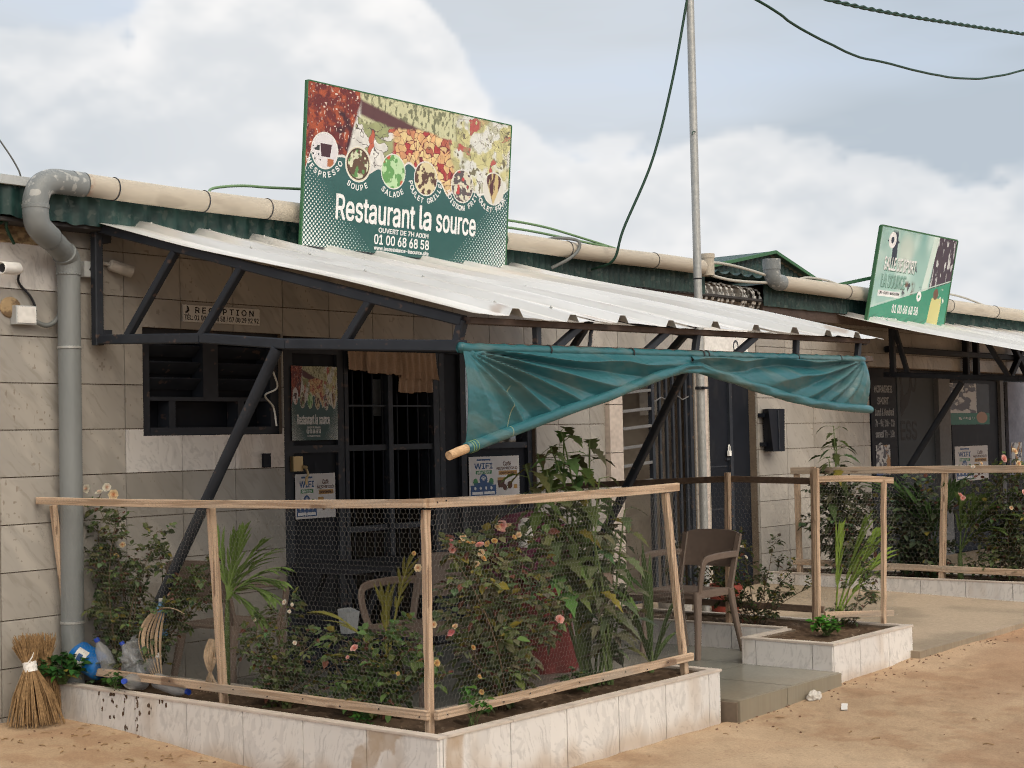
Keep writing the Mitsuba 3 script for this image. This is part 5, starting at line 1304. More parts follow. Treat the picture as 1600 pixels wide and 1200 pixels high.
# ------------------------------------------------------------------ posters
def poster(label, x0, x1, z0, z1, y):
    k = thing('poster', label, 'poster')
    w, h = x1 - x0, z1 - z0
    part(k, 'sheet', bx(x0, x1, y, y + .003, z0, z1), 'm_paper')
    def W_(g, u, v, d=0): return on_wall(g, x0 + u * w, y - d, z0 + v * h)
    part(k, 'blue_print', cat(W_(flat(unary_union([sbox(.025 * w, .05 * h, .52 * w, .30 * h), disc(.27 * w, .33 * h, .18 * w)]).intersection(sbox(0, .05 * h, w, .36 * h))), 0, 0), W_(flat(disc(.275 * w, .43 * h, .075 * w)), 0, 0), W_(text('WIFI', .135 * h, .36 * w), .10, .70), W_(flat(sbox(.15 * w, .90 * h, .42 * w, .94 * h)), 0, 0)), 'm_blue')
    arcs = unary_union([disc(.275 * w, .40 * h, r).difference(disc(.275 * w, .40 * h, r - .010 * w)) for r in (.02 * w, .04 * w, .06 * w)]).intersection(Polygon([(.275 * w, .39 * h), (.2 * w, .52 * h), (.35 * w, .52 * h)]))
    part(k, 'white_print', cat(W_(flat(arcs, y=.0015), 0, 0), W_(text('GRATUIT', .05 * h, .26 * w), .15, .585, .0018), *[W_(flat(disc((.11 + .105 * i) * w, .225 * h, .02 * w), y=.0015), 0, 0) for i in range(4)], W_(flat(sbox(.05 * w, .075 * h, .26 * w, .14 * h).union(sbox(.28 * w, .075 * h, .49 * w, .14 * h)), y=.0015), 0, 0)), 'm_letter')
    part(k, 'green_print', cat(W_(flat(sbox(.13 * w, .57 * h, .44 * w, .655 * h)), 0, 0), W_(flat(disc(.12 * w, .38 * h, .045 * w)), 0, 0), W_(flat(disc(.43 * w, .38 * h, .045 * w)), 0, 0)), 'm_greenband')
    part(k, 'brown_print', cat(W_(text('NESPRESSO', .065 * h, .42 * w), .54, .66), W_(text('Café', .10 * h, .16 * w), .67, .76), W_(flat(Polygon([(.55 * w, .40 * h), (.70 * w, .40 * h), (.68 * w, .22 * h), (.57 * w, .22 * h)])), 0, 0), W_(flat(disc(.80 * w, .27 * h, .05 * w)), 0, 0), W_(flat(disc(.70 * w, .22 * h, .04 * w)), 0, 0)), 'm_coffee')
    part(k, 'ochre_print', cat(W_(flat(sbox(.58 * w, .53 * h, .95 * w, .635 * h)), 0, 0), W_(flat(sbox(.56 * w, .40 * h, .70 * w, .47 * h)), 0, 0), W_(flat(sbox(.88 * w, .18 * h, .95 * w, .28 * h)), 0, 0)), 'm_ochre')
    part(k, 'band_lettering', cat(W_(text('DISPONIBLE', .05 * h, .33 * w), .60, .555, .0018)), 'm_coffee')
    return k
poster('white and blue free wifi and coffee poster on the black entrance door leaf', 6.96, 7.325, 1.10, 1.40, 7.655)
poster('white and blue free wifi and coffee poster on the dark glazed front', 8.715, 9.31, 1.165, 1.475, 7.655)
poster('white and blue free wifi and coffee poster on the far gym door', 17.5, 18.48, .98, 1.40, 7.65)
def small_poster(label, x0, x1, z0, z1, y, m):
    k = thing('poster', label, 'poster')
    part(k, 'sheet', bx(x0, x1, y, y + .003, z0, z1), m)
    return k
def f_photo(x0, z0, w, h, seed, gym):
    def fn(p, n, uv):
        u, v = (p.x - x0) / w, (p.z - z0) / h
        f = fbm(u * 7 + seed, v * 7, 1.0, 4)
        c = mix((0.50, 0.50, 0.50), (0.09, 0.09, 0.11), smoothstep(0.50, 0.58, f))
        c = mix(c, (0.36, 0.20, 0.09), smoothstep(0.56, 0.64, fbm(u * 5, v * 5 + seed, 5.0)) * smoothstep(0.4, 0.5, u))
        if gym:
            c = mix(c, (0.025, 0.03, 0.04), smoothstep(0.66, 0.68, u))
            c = dr.select(v < 0.28, mi.Color3f(0.02, 0.14, 0.10), c)
            c = mix(c, (0.34, 0.19, 0.12), smoothstep(0.02, 0.0, dr.sqrt(dr.square(u - 0.80) + dr.square((v - 0.17) * 1.0)) - 0.13))
            c = mix(c, (0.45, 0.47, 0.46), smoothstep(0.52, 0.56, noise(u * 60, v * 12)) * smoothstep(0.02, 0.01, dr.abs(v - 0.15) - 0.02) * smoothstep(0.2, 0.22, u) * smoothstep(0.62, 0.6, u))
        else:
            c = mix(c, (0.05, 0.10, 0.25), smoothstep(0.22, 0.2, v) * smoothstep(0.5, 0.45, u))
        return c
    return proc(fn)
mat('m_food_poster', proc(food_art(6.94, 1.625, .42, .50, .12)), 0.45, 0.4)
mat('m_gym_poster', f_photo(17.4, 1.66, 1.17, .50, 3, True), 0.5)
mat('m_small_poster', f_photo(15.46, 1.15, .34, .30, 5, False), 0.5)
k = small_poster('food picture poster with restaurant lettering on the black entrance door leaf', 6.94, 7.36, 1.625, 2.125, 7.655, 'm_food_poster')
part(k, 'lettering', cat(on_wall(text('Restaurant la source', .062, .30), 6.985, 7.655, 1.735), on_wall(text('OUVERT DE 7H A00H', .012, .12), 7.075, 7.655, 1.705), on_wall(text('01 00 68 68 58', .026, .13), 7.07, 7.655, 1.672), on_wall(text('www.lesresidence-lasource.site', .010, .12), 7.075, 7.655, 1.65)), 'm_letter')
k = small_poster('gym picture poster on the upper half of the far gym door', 17.4, 18.57, 1.66, 2.16, 7.65, 'm_gym_poster')
small_poster('small portrait poster on the black timetable panel of the gym', 15.46, 15.80, 1.12, 1.45, 7.66, 'm_small_poster')
small_poster('narrow poster on the far gym window at the right edge', 19.25, 19.6, 1.05, 1.42, 7.655, 'm_small_poster')

# ------------------------------------------------------------------ plants
def leaves(pos, d, up, ln, wd, col, template, droop=0.25):
    """many leaves as one mesh: arrays of base points, directions, up vectors, lengths, widths and colours"""
    pos, d, up = np.asarray(pos, float), np.asarray(d, float), np.asarray(up, float)
    ln, wd = np.asarray(ln, float)[:, None], np.asarray(wd, float)[:, None]
    d = d / (np.linalg.norm(d, axis=1, keepdims=True) + 1e-9)
    s = np.cross(d, up); s /= np.linalg.norm(s, axis=1, keepdims=True) + 1e-9
    u = np.cross(s, d)
    tv, tf = template
    v = np.stack([pos + d * ln * t + s * wd * a + u * (wd * b) - np.array([0, 0, 1.0]) * ln * droop * t * t for t, a, b in tv], 1)
    n, k = len(pos), len(tv)
    f = (np.asarray(tf)[None] + (np.arange(n) * k)[:, None, None]).reshape(-1, 3)
    c = np.repeat(np.asarray(col, float), k, axis=0)
    return v.reshape(-1, 3), f, c
def rows_template(ts, ws, fold=.18):
    tv, tf = [(ts[0], 0, 0)], []
    for t, w in zip(ts[1:-1], ws[1:-1]):
        tv += [(t, -w, fold * w), (t, 0, 0), (t, w, fold * w)]
    tv.append((ts[-1], 0, 0))
    tf += [(0, 1, 2), (0, 2, 3)]
    m = len(ts) - 2
    for i in range(m - 1):
        a = 1 + 3 * i
        tf += [(a, a + 3, a + 4), (a, a + 4, a + 1), (a + 1, a + 4, a + 5), (a + 1, a + 5, a + 2)]
    a = 1 + 3 * (m - 1); e = len(tv) - 1
    tf += [(a, e, a + 1), (a + 1, e, a + 2)]
    return tv, tf
OVAL = rows_template([0, .28, .62, 1], [0, .46, .40, 0])
BLADE = rows_template([0, .2, .45, .7, 1], [0, .42, .5, .36, 0], .25)
LOBED = rows_template([0, .12, .26, .38, .52, .64, .78, 1], [0, .50, .30, .54, .24, .34, .16, 0], .12)
PETAL = rows_template([0, .35, .75, 1], [0, .42, .52, 0], .35)
def merge(ms):
    o, V, F_, C_ = 0, [], [], []
    for v, f, c in ms:
        V.append(v); F_.append(f + o); C_.append(c); o += len(v)
    return np.vstack(V), np.vstack(F_), np.vstack(C_)
def leafpart(parent, name, ms, m='m_leaf', label=None):
    v, f, c = merge(ms)
    return part(parent, name, trimesh.Trimesh(v, f, process=False), m, False, label=label, color=np.clip(c, 0, 1))
def rvec(rng, n):
    v = rng.standard_normal((n, 3)); return v / np.linalg.norm(v, axis=1, keepdims=True)
def colours(rng, n, base, jit=.3, yellow=.06, young=.05):
    c = np.asarray(base) * (1 + jit * (rng.random((n, 1)) * 2 - 1)) * (1 + .12 * rng.standard_normal((n, 3)))
    y = rng.random(n) < yellow
    c[y] = np.array([.20, .17, .04]) * (0.7 + .6 * rng.random((y.sum(), 1)))
    y = rng.random(n) < young
    c[y] = np.array([.13, .055, .04]) * (0.7 + .6 * rng.random((y.sum(), 1)))
    return np.clip(c, .008, .5)
def curve(p, q, rng, bend=.12, n=9):
    p, q = np.asarray(p, float), np.asarray(q, float)
    m = (p + q) / 2 + np.array([0, 0, .12 * np.linalg.norm(q - p)]) + rng.standard_normal(3) * bend * np.linalg.norm(q - p) * np.array([1, 1, .3])
    t = np.linspace(0, 1, n)[:, None]
    return (1 - t) ** 2 * p + 2 * t * (1 - t) * m + t * t * q
FLOWER = {'pink': (.78, .47, .42), 'rose': (.76, .34, .37), 'white': (.78, .77, .68), 'cream': (.76, .64, .43), 'yellow': (.68, .50, .22)}
def flower(parent, pos, r, colour, rng, label=None):
    base = np.array(FLOWER[colour])
    out = rvec(rng, 1)[0] * .6 + np.array([-.5, -.55, .55]); out /= np.linalg.norm(out)
    _, s, u = frame(out)
    P_, D_, U_, L_, W_, C_ = [], [], [], [], [], []
    for ring, (n, tilt, sc) in enumerate([(6, .35, 1.0), (5, .75, .85), (4, 1.15, .6), (3, 1.4, .4)]):
        for k in range(n):
            a = 2 * np.pi * (k + .5 * (ring % 2) + rng.uniform(-.15, .15)) / n
            side = s * math.cos(a) + u * math.sin(a)
            d = side * math.cos(tilt) + out * math.sin(tilt)
            P_.append(np.asarray(pos) + out * r * .08 * ring); D_.append(d); U_.append(out - side * .2)
            L_.append(r * sc * rng.uniform(.85, 1.1)); W_.append(r * sc * .95)
            C_.append(base * (1 - .12 * ring * np.array([0, .8, 1.0])) * rng.uniform(.85, 1.15))
    return leafpart(parent, 'flower', [leaves(P_, D_, U_, L_, W_, C_, PETAL, .0)], 'm_petal', label)
def rose_bush(label, base, tips, seed, leaf=.034, dens=1.0, base_col=(.105, .135, .060), flowers=(), cat_='rose bush', cane=.0045, twig=.16, name='rose_bush', stem='m_stem', yellow=.05):
    rng = np.random.default_rng(seed)
    k = thing(name, label, cat_)
    base = np.asarray(base, float)
    tubes, P_, D_, U_, L_, W_ = [], [], [], [], [], []
    for tip in tips:
        tip = np.asarray(tip, float)
        root = base + np.array([rng.uniform(-.06, .06), rng.uniform(-.06, .06), -.02])
        c = curve(root, tip, rng)
        tubes.append(tube(c, np.linspace(cane, cane * .45, len(c)), 5))
        ln = np.linalg.norm(tip - root)
        nt = max(3, int(ln / .075 * dens))
        for t in np.linspace(.18, 1, nt):
            i = t * (len(c) - 1); a = int(min(i, len(c) - 2)); p = c[a] + (c[a + 1] - c[a]) * (i - a)
            for _ in range(2):
                d = rvec(rng, 1)[0]; d[2] = abs(d[2]) * .6 + .15; d /= np.linalg.norm(d)
                q = p + d * twig * rng.uniform(.35, 1.0) * (1.1 - .5 * t)
                tubes.append(tube(np.array([p, (p + q) / 2 + rng.standard_normal(3) * .006, q]), [cane * .4, cane * .35, cane * .25], 4, False))
                for s_ in np.linspace(.3, 1, 4):
                    b = p + (q - p) * s_
                    ax = rvec(rng, 1)[0]; ax = ax * .8 + d * .6; ax[2] -= .1; ax /= np.linalg.norm(ax)
                    up = np.array([0, 0, 1.0]) + rvec(rng, 1)[0] * .5
                    side = np.cross(ax, up); side /= np.linalg.norm(side)
                    rl = leaf * rng.uniform(1.2, 1.7)
                    for o, sd, sz in ((.45, 1, .8), (.45, -1, .8), (.85, 1, .95), (.85, -1, .95), (1.0, 0, 1.1)):
                        P_.append(b + ax * rl * o); dd = ax * (1 if sd == 0 else .45) + side * sd * .9 + rvec(rng, 1)[0] * .25
                        D_.append(dd); U_.append(up + rvec(rng, 1)[0] * .4); L_.append(leaf * sz * rng.uniform(.8, 1.25)); W_.append(L_[-1] * rng.uniform(.62, .8))
    part(k, 'stems', cat(*tubes), stem)
    leafpart(k, 'leaves', [leaves(P_, D_, U_, L_, W_, colours(rng, len(P_), base_col, .38, yellow), OVAL)])
    for pos, r, col in flowers: flower(k, pos, r, col, rng)
    return k
rose_bush('tall climbing rose bush with cream white roses beside the grey downpipe', (5.32, 7.30, .27),
    [(5.32, 7.52, 1.25), (5.30, 7.31, 1.22), (5.35, 7.72, 1.18), (5.35, 7.58, 1.12), (5.35, 7.06, 1.10), (5.35, 7.08, 1.02), (5.35, 7.2, .95), (5.35, 7.6, .95), (5.35, 7.66, .70), (5.35, 7.4, .75), (5.34, 6.9, .77), (5.34, 6.72, .88), (5.35, 6.55, .93), (5.34, 6.62, .78), (5.3, 7.1, .62), (5.3, 6.85, .55), (5.34, 7.5, .60), (5.3, 7.0, .45), (5.34, 7.25, .50)], 11, leaf=.038, dens=.72, twig=.12,
    flowers=[((5.24, 7.52, 1.37), .030, 'white'), ((5.24, 7.40, 1.345), .029, 'white'), ((5.24, 7.34, 1.38), .030, 'white'), ((5.24, 7.27, 1.34), .034, 'cream'), ((5.28, 7.68, 1.25), .018, 'cream'), ((5.30, 7.28, 1.05), .021, 'cream'), ((5.30, 7.34, .985), .021, 'yellow'), ((5.30, 6.85, .785), .026, 'pink')])
rose_bush('low rose bush with small white buds in the middle of the left planter run', (5.33, 6.00, .27),
    [(5.33, 5.92, .76), (5.33, 5.98, .72), (5.34, 6.18, .68), (5.38, 5.86, .60), (5.33, 6.30, .58), (5.38, 5.72, .62), (5.33, 6.1, .52), (5.38, 5.60, .52), (5.28, 5.9, .47), (5.4, 6.2, .45), (5.36, 5.8, .42), (5.34, 5.65, .40)], 12, leaf=.034, dens=.66, twig=.12,
    flowers=[((5.28, 5.90, .80), .017, 'white'), ((5.28, 5.85, .79), .012, 'white'), ((5.28, 6.14, .70), .014, 'white'), ((5.28, 5.83, .60), .014, 'white'), ((5.28, 5.87, .755), .011, 'white')])
rose_bush('dense rose bush with one pale pink rose left of the corner post', (5.38, 5.35, .27),
    [(5.33, 5.50, .62), (5.42, 5.20, .68), (5.38, 5.12, .60), (5.33, 5.6, .52), (5.40, 5.32, .64), (5.44, 5.02, .55), (5.34, 5.42, .50), (5.40, 5.1, .52), (5.36, 5.26, .42), (5.34, 5.55, .42), (5.42, 5.0, .45), (5.40, 5.3, .56)], 13, leaf=.042, dens=.62, twig=.13, base_col=(.105, .150, .058),
    flowers=[((5.28, 5.40, .60), .024, 'pink'), ((5.30, 5.47, .55), .012, 'pink'), ((5.30, 5.13, .50), .012, 'yellow'), ((5.34, 4.93, .74), .022, 'cream'), ((5.34, 4.92, .56), .02, 'yellow'), ((5.44, 5.05, 1.02), .020, 'cream'), ((5.42, 5.1, .99), .022, 'cream'), ((5.42, 5.13, 1.06), .014, 'yellow')])
rose_bush('big rose bush with clusters of pink and yellow roses right of the corner post', (5.85, 4.98, .27),
    [(5.50, 4.97, 1.06), (5.86, 5.0, 1.12), (5.69, 4.98, 1.04), (5.55, 5.0, 1.06), (5.81, 4.98, 1.08), (5.99, 5.0, 1.06), (5.74, 4.98, .96), (5.52, 4.96, .70), (5.72, 5.0, .85), (6.2, 5.02, .98), (6.28, 4.98, .66), (6.35, 5.05, .85), (5.95, 4.95, .52), (6.1, 5.0, 1.05), (5.6, 4.96, .55), (6.4, 5.03, .58), (6.05, 4.98, .80), (5.8, 4.95, .62), (5.56, 4.97, .88), (5.95, 5.0, .92)], 14, leaf=.052, dens=.48, twig=.15, base_col=(.125, .145, .070), yellow=.09,
    flowers=[((5.455, 4.92, 1.115), .022, 'rose'), ((5.47, 4.92, 1.08), .022, 'pink'), ((5.84, 4.92, 1.17), .034, 'pink'), ((5.80, 4.92, 1.165), .024, 'cream'), ((5.885, 4.92, 1.165), .024, 'cream'), ((5.85, 4.93, 1.145), .022, 'pink'), ((5.67, 4.92, 1.085), .027, 'pink'), ((5.68, 4.92, 1.05), .022, 'cream'), ((5.54, 4.92, 1.135), .024, 'cream'), ((5.52, 4.92, 1.11), .016, 'yellow'), ((5.78, 4.92, 1.10), .020, 'yellow'), ((5.74, 4.93, 1.09), .018, 'yellow'), ((5.62, 4.92, 1.10), .015, 'yellow'), ((5.585, 4.92, 1.105), .014, 'yellow'), ((5.97, 4.92, 1.12), .018, 'cream'), ((5.93, 4.92, 1.11), .016, 'yellow'), ((5.69, 4.92, 1.02), .02, 'yellow'), ((5.64, 4.92, .995), .022, 'cream'), ((5.715, 4.92, .875), .018, 'rose'), ((5.455, 4.92, .685), .024, 'rose'), ((5.48, 4.92, .71), .022, 'cream'), ((6.28, 4.92, .665), .028, 'pink'), ((5.94, 4.92, .485), .022, 'pink'), ((5.62, 4.90, .46), .014, 'yellow'), ((5.60, 4.92, .60), .016, 'yellow'), ((5.66, 4.92, .38), .016, 'yellow')])
def weed(label, base, stems, seed, ll=.15, n=13, col=(.120, .165, .065), name='leafy_weed', wd=.62, start=.3):
    rng = np.random.default_rng(seed)
    k = thing(name, label, 'plant')
    tubes, P_, D_, U_, L_, W_ = [], [], [], [], [], []
    for tip in stems:
        c = curve(np.asarray(base) + rng.uniform(-.04, .04, 3) * (1, 1, 0), tip, rng, .05, 12)
        tubes.append(tube(c, np.linspace(.008, .004, 12), 6))
        for j, t in enumerate(np.linspace(start, 1, n)):
            i = t * 11; a = int(min(i, 10)); p = c[a] + (c[a + 1] - c[a]) * (i - a)
            an = j * 2.4 + rng.uniform(-.4, .4)
            d = np.array([math.cos(an), math.sin(an), rng.uniform(-.1, .5)])
            q = p + d * rng.uniform(.03, .08)
            tubes.append(tube(np.array([p, q]), [.0025, .002], 4, False))
            P_.append(q); D_.append(d + np.array([0, 0, -.25])); U_.append(np.array([0, 0, 1.0]) + rvec(rng, 1)[0] * .3)
            L_.append(ll * rng.uniform(.6, 1.15) * (1.1 - .35 * t)); W_.append(L_[-1] * wd)
    part(k, 'stems', cat(*tubes), 'm_greenstem')
    leafpart(k, 'leaves', [leaves(P_, D_, U_, L_, W_, colours(rng, len(P_), col, .3, .05, 0), LOBED, .55)])
    return k
weed('tall lush weed with big drooping lobed leaves behind the front rail under the tarpaulin', (6.75, 5.10, .27), [(6.72, 5.22, 1.64), (6.98, 5.22, 1.58), (6.50, 5.15, 1.42), (6.88, 5.15, 1.30), (6.62, 5.1, 1.12), (7.08, 5.18, 1.15), (6.5, 5.08, .95), (6.85, 5.2, 1.45), (6.6, 5.2, 1.55), (7.02, 5.15, .95), (6.42, 5.1, 1.2), (6.44, 5.25, 1.46), (6.58, 5.28, 1.52), (6.85, 5.3, 1.62), (6.40, 5.18, 1.32)], 21, .185, 17, start=.42)
weed('dusty weed with hanging pale leaves in the front planter run', (6.72, 4.95, .27), [(6.66, 4.92, 1.38), (6.84, 4.95, 1.08), (6.55, 4.93, .86), (6.95, 4.95, .80), (6.75, 4.93, .66), (6.6, 4.93, 1.1), (6.9, 4.93, 1.2), (7.0, 4.95, .62)], 22, .14, 14, (.115, .128, .072))
def grassy(label, base, tips, seed, w=.035, col=(.060, .092, .034), name='tall_grass_plant'):
    rng = np.random.default_rng(seed)
    k = thing(name, label, 'plant')
    for i, tip in enumerate(tips):
        b, t = np.asarray(base, float), np.asarray(tip, float)
        m = (b + t) / 2 + np.array([0, 0, .25 * np.linalg.norm(t - b)])
        s = np.linspace(0, 1, 14)[:, None]
        c = (1 - s) ** 2 * b + 2 * s * (1 - s) * m + s * s * t
        tt = np.gradient(c, axis=0); tt /= np.linalg.norm(tt, axis=1, keepdims=True)
        sd = np.cross(tt, (0, 0, 1)); sd /= np.linalg.norm(sd, axis=1, keepdims=True) + 1e-9
        wv = (w * np.interp(s[:, 0], [0, .3, .6, 1], [.3, .9, 1, .02]))[:, None]
        G_ = np.stack([c - sd * wv / 2 + np.array([0, 0, .2]) * wv, c, c + sd * wv / 2 + np.array([0, 0, .2]) * wv], 1)
        n_ = len(c); a = np.arange(n_ - 1)[:, None] * 3
        f = np.vstack([a + np.array(x) for x in ((0, 3, 4), (0, 4, 1), (1, 4, 5), (1, 5, 2))])
        cc = np.tile(np.asarray(col) * rng.uniform(.75, 1.35), (n_ * 3, 1))
        leafpart(k, 'blade', [(G_.reshape(-1, 3), f, cc)])
    part(k, 'stalk', tube([np.asarray(base) - (0, 0, .02), np.asarray(base) + (0, 0, .10)], [.016, .012], 8), 'm_greenstem')
    return k
grassy('maize-like plant with long arching blades at the right end of the front fence', (7.25, 5.02, .28), [(7.02, 5.0, .62), (7.12, 4.98, .95), (7.3, 5.1, 1.0), (7.5, 4.95, .72), (7.45, 5.15, .92), (7.62, 5.05, .45), (6.98, 5.05, .80), (7.2, 5.1, 1.12), (7.38, 4.95, .55), (7.05, 4.95, .50)], 23)
def frond(k, base, tip, seed, nl, ll, col, rise=.25, lw=.022, spread=.7, t0=.3, name='frond', flatten=0.0):
    rng = np.random.default_rng(seed)
    b, t = np.asarray(base, float), np.asarray(tip, float)
    m = (b + t) / 2 + np.array([0, 0, rise * np.linalg.norm(t - b)])
    s = np.linspace(0, 1, 20)[:, None]
    c = (1 - s) ** 2 * b + 2 * s * (1 - s) * m + s * s * t
    P_, D_, U_, L_, W_ = [], [], [], [], []
    for side in (-1, 1):
        for q in np.linspace(t0, .99, nl):
            i = q * 19; a = int(min(i, 18)); p = c[a] + (c[a + 1] - c[a]) * (i - a)
            tg = c[a + 1] - c[a]; tg /= np.linalg.norm(tg)
            sd = np.cross(tg, (0, 0, 1.0) if abs(tg[2]) < .95 else (0, 1, 0)); sd /= np.linalg.norm(sd)
            d = tg * (1 - .25 * spread) + side * sd * spread + np.array([0, 0, -.1])
            P_.append(p); D_.append(d + rng.standard_normal(3) * .05); U_.append(np.cross(sd, tg) + rng.standard_normal(3) * .1)
            L_.append(ll * math.sin(math.pi * (.22 + .66 * (q - t0) / (1 - t0))) * rng.uniform(.9, 1.1)); W_.append(lw)
    cc = np.asarray(col) * rng.uniform(.75, 1.25, (len(P_), 1))
    v, f, c2 = leaves(P_, D_, U_, L_, W_, cc, BLADE, .18)
    tb = tube(c, np.linspace(.008, .0025, 20), 6)
    leafpart(k, name, [(v, f, c2), (np.array(tb.vertices), np.array(tb.faces), np.tile(np.asarray(col) * 1.4, (len(tb.vertices), 1)))])
PA = thing('palm_seedling', 'young dark green palm with fronds bent to the right behind the left fence post', 'palm')
g1 = (.160, .240, .070)
for i, (tp, n, ll, ri) in enumerate([((5.32, 5.97, .97), 7, .24, .16), ((5.31, 5.96, .90), 7, .24, .2), ((5.30, 6.02, .82), 6, .22, .25), ((5.34, 6.06, 1.05), 6, .22, .1), ((5.34, 6.29, 1.14), 6, .24, .03), ((5.35, 6.17, 1.08), 6, .24, .06), ((5.32, 6.47, 1.12), 5, .22, .0), ((5.33, 6.14, .70), 5, .20, .15), ((5.35, 6.36, 1.10), 5, .22, .02)]):
    frond(PA, (5.35, 6.43, .78 + .006 * i), tp, 30 + i, n, ll, g1, ri, .024, .16, .12)
part(PA, 'stem', tube([(5.40, 6.52, .25), (5.39, 6.49, .52), (5.35, 6.43, .82)], [.028, .016, .010], 8), 'm_greenstem', True)
def dry_strip(p, q, w, bend, seed):
    rng = np.random.default_rng(seed)
    s = np.linspace(0, 1, 16)[:, None]
    p, q = np.asarray(p, float), np.asarray(q, float)
    c = p + (q - p) * s + np.asarray(bend) * np.sin(np.pi * s)
    return ribbon(c, w * np.interp(s[:, 0], [0, .4, 1], [.5, 1, .15]), .004, rng.standard_normal(3))
DL = thing('dried_palm_leaf', 'pale dried folded palm leaf hanging at the foot of the left fence post', 'dried leaf')
for i in range(8):
    part(DL, 'strip', dry_strip((5.26, 6.47 - .004 * i, .58), (5.245, 6.36 + .025 * i, .30), .028, (-.02, .05 - .018 * i, .02), 40 + i), 'm_dryleaf', True)
DL2 = thing('dried_palm_leaf', 'curved brown dried leaf lying over the bottles in the corner', 'dried leaf')
for i in range(6):
    part(DL2, 'strip', dry_strip((5.24, 6.93 - .02 * i, .70), (5.24, 6.93 - .015 * i, .34), .024, (-.02, .10 - .02 * i, .02), 50 + i), 'm_dryleaf', True)
part(DL2, 'strip', dry_strip((5.24, 6.93, .695), (5.26, 6.68, .70), .03, (0, 0, .03), 57), 'm_dryleaf', True)
PB = thing('palm_seedling', 'small bright green palm seedling behind the return fence of the right planter', 'palm')
gb = (.185, .270, .050)
for i, (tp, n, ll) in enumerate([((9.76, 4.96, .93), 7, .36), ((9.97, 4.98, .86), 7, .34), ((9.60, 5.04, .90), 6, .32), ((10.06, 4.96, .74), 6, .28)]):
    frond(PB, (9.60, 5.10, .30), tp, 60 + i, n, ll, gb, .05, .040, .18, .36)
part(PB, 'stem', tube([(9.60, 5.10, .24), (9.61, 5.09, .40)], [.018, .010], 8), 'm_greenstem', True)
PC = thing('yellowing_palm_frond', 'yellow green drooping palm frond in front of the chair left of the corner post', 'palm')
for i, (tp, ll) in enumerate([((5.52, 5.86, .73), .22), ((5.45, 5.75, .52), .18), ((5.62, 5.35, 1.0), .16), ((5.6, 5.5, .80), .2)]):
    frond(PC, (5.58, 5.48, .46), tp, 70 + i, 6, ll, (.20, .19, .05), .2, .024, .3, .45)
part(PC, 'stem', tube([(5.52, 5.45, .25), (5.58, 5.48, .48)], [.014, .008], 8), 'm_greenstem', True)
def clump(label, c, n, rad, h, ll, seed, col=(.060, .150, .035), name='green_herb'):
    rng = np.random.default_rng(seed)
    k = thing(name, label, 'plant')
    c = np.asarray(c, float)
    tb, P_, D_, U_, L_ = [], [], [], [], []
    for i in range(n):
        an, rr_ = rng.uniform(0, 2 * np.pi), rad * math.sqrt(rng.random())
        tip = c + np.array([rr_ * math.cos(an), rr_ * math.sin(an), h * rng.uniform(.4, 1) * (1 - .4 * rr_ / rad)])
        tb.append(tube(curve(c + rng.uniform(-.02, .02, 3) * (1, 1, 0), tip, rng, .1, 5), .002, 4, False))
        for _ in range(6):
            P_.append(tip + rng.uniform(-.02, .02, 3)); d = rvec(rng, 1)[0]; d[2] = d[2] * .4 + .1
            D_.append(d); U_.append(np.array([0, 0, 1.0]) + rvec(rng, 1)[0] * .4); L_.append(ll * rng.uniform(.6, 1.2))
    part(k, 'stems', cat(*tb), 'm_greenstem')
    leafpart(k, 'leaves', [leaves(P_, D_, U_, L_, np.array(L_) * .72, colours(rng, len(P_), col, .3, .02, 0), OVAL, .3)])
    return k
clump('bright green herb clump at the front corner of the right planter', (9.10, 4.90, .27), 26, .085, .15, .045, 81, (.075, .20, .035))
clump('green creeping plant with rounded leaves beside the brooms in the corner', (5.03, 7.48, .29), 44, .13, .20, .055, 82, (.045, .115, .032), 'creeping_plant')
clump('little weed hanging over the edge of the near planter on the left', (5.09, 7.06, .28), 9, .09, .09, .04, 83, (.045, .105, .030))
clump('small bright weed on the soil right of the corner post', (5.45, 4.80, .26), 12, .10, .22, .04, 84, (.060, .140, .035))
clump('tiny seedling on the soil left of the corner post', (5.15, 5.25, .26), 5, .04, .07, .03, 85)
clump('leafy weed at the foot of the big rose bush', (6.5, 4.92, .26), 16, .16, .16, .05, 86, (.045, .075, .03))
rose_bush('sparse rose bush with tiny white flowers on the right planter', (9.46, 5.62, .27),
    [(9.44, 6.30, .78), (9.46, 6.10, .80), (9.5, 5.95, .74), (9.46, 5.75, .86), (9.46, 5.50, .82), (9.5, 5.35, .66), (9.5, 6.1, .56), (9.46, 5.55, .60), (9.46, 5.45, .48), (9.46, 5.9, .50), (9.5, 6.4, .62), (9.5, 5.2, .55)], 15, leaf=.030, dens=.62, twig=.12, base_col=(.085, .100, .050), cane=.004,
    flowers=[((9.40, 6.28, .83), .016, 'white'), ((9.40, 6.20, .80), .017, 'white'), ((9.40, 6.10, .74), .012, 'white'), ((9.40, 5.40, .60), .016, 'white'), ((9.40, 5.37, .625), .014, 'white')])
rose_bush('wispy rose shoots behind the bright palm seedling', (9.60, 4.98, .27), [(9.72, 4.9, .66), (9.9, 4.95, .58), (9.65, 4.85, .50), (9.78, 4.92, .80), (9.85, 4.9, .46)], 16, leaf=.028, dens=.6, twig=.10, base_col=(.085, .105, .050), cane=.0035)
weed('tall dark flowering weed against the right tiled wall', (12.97, 6.85, .27), [(12.97, 6.85, 1.66), (12.95, 6.9, 1.35), (13.0, 6.95, 1.10), (12.96, 6.82, 1.5)], 24, .22, 20, (.060, .080, .036), 'tall_weed', .5, .35)
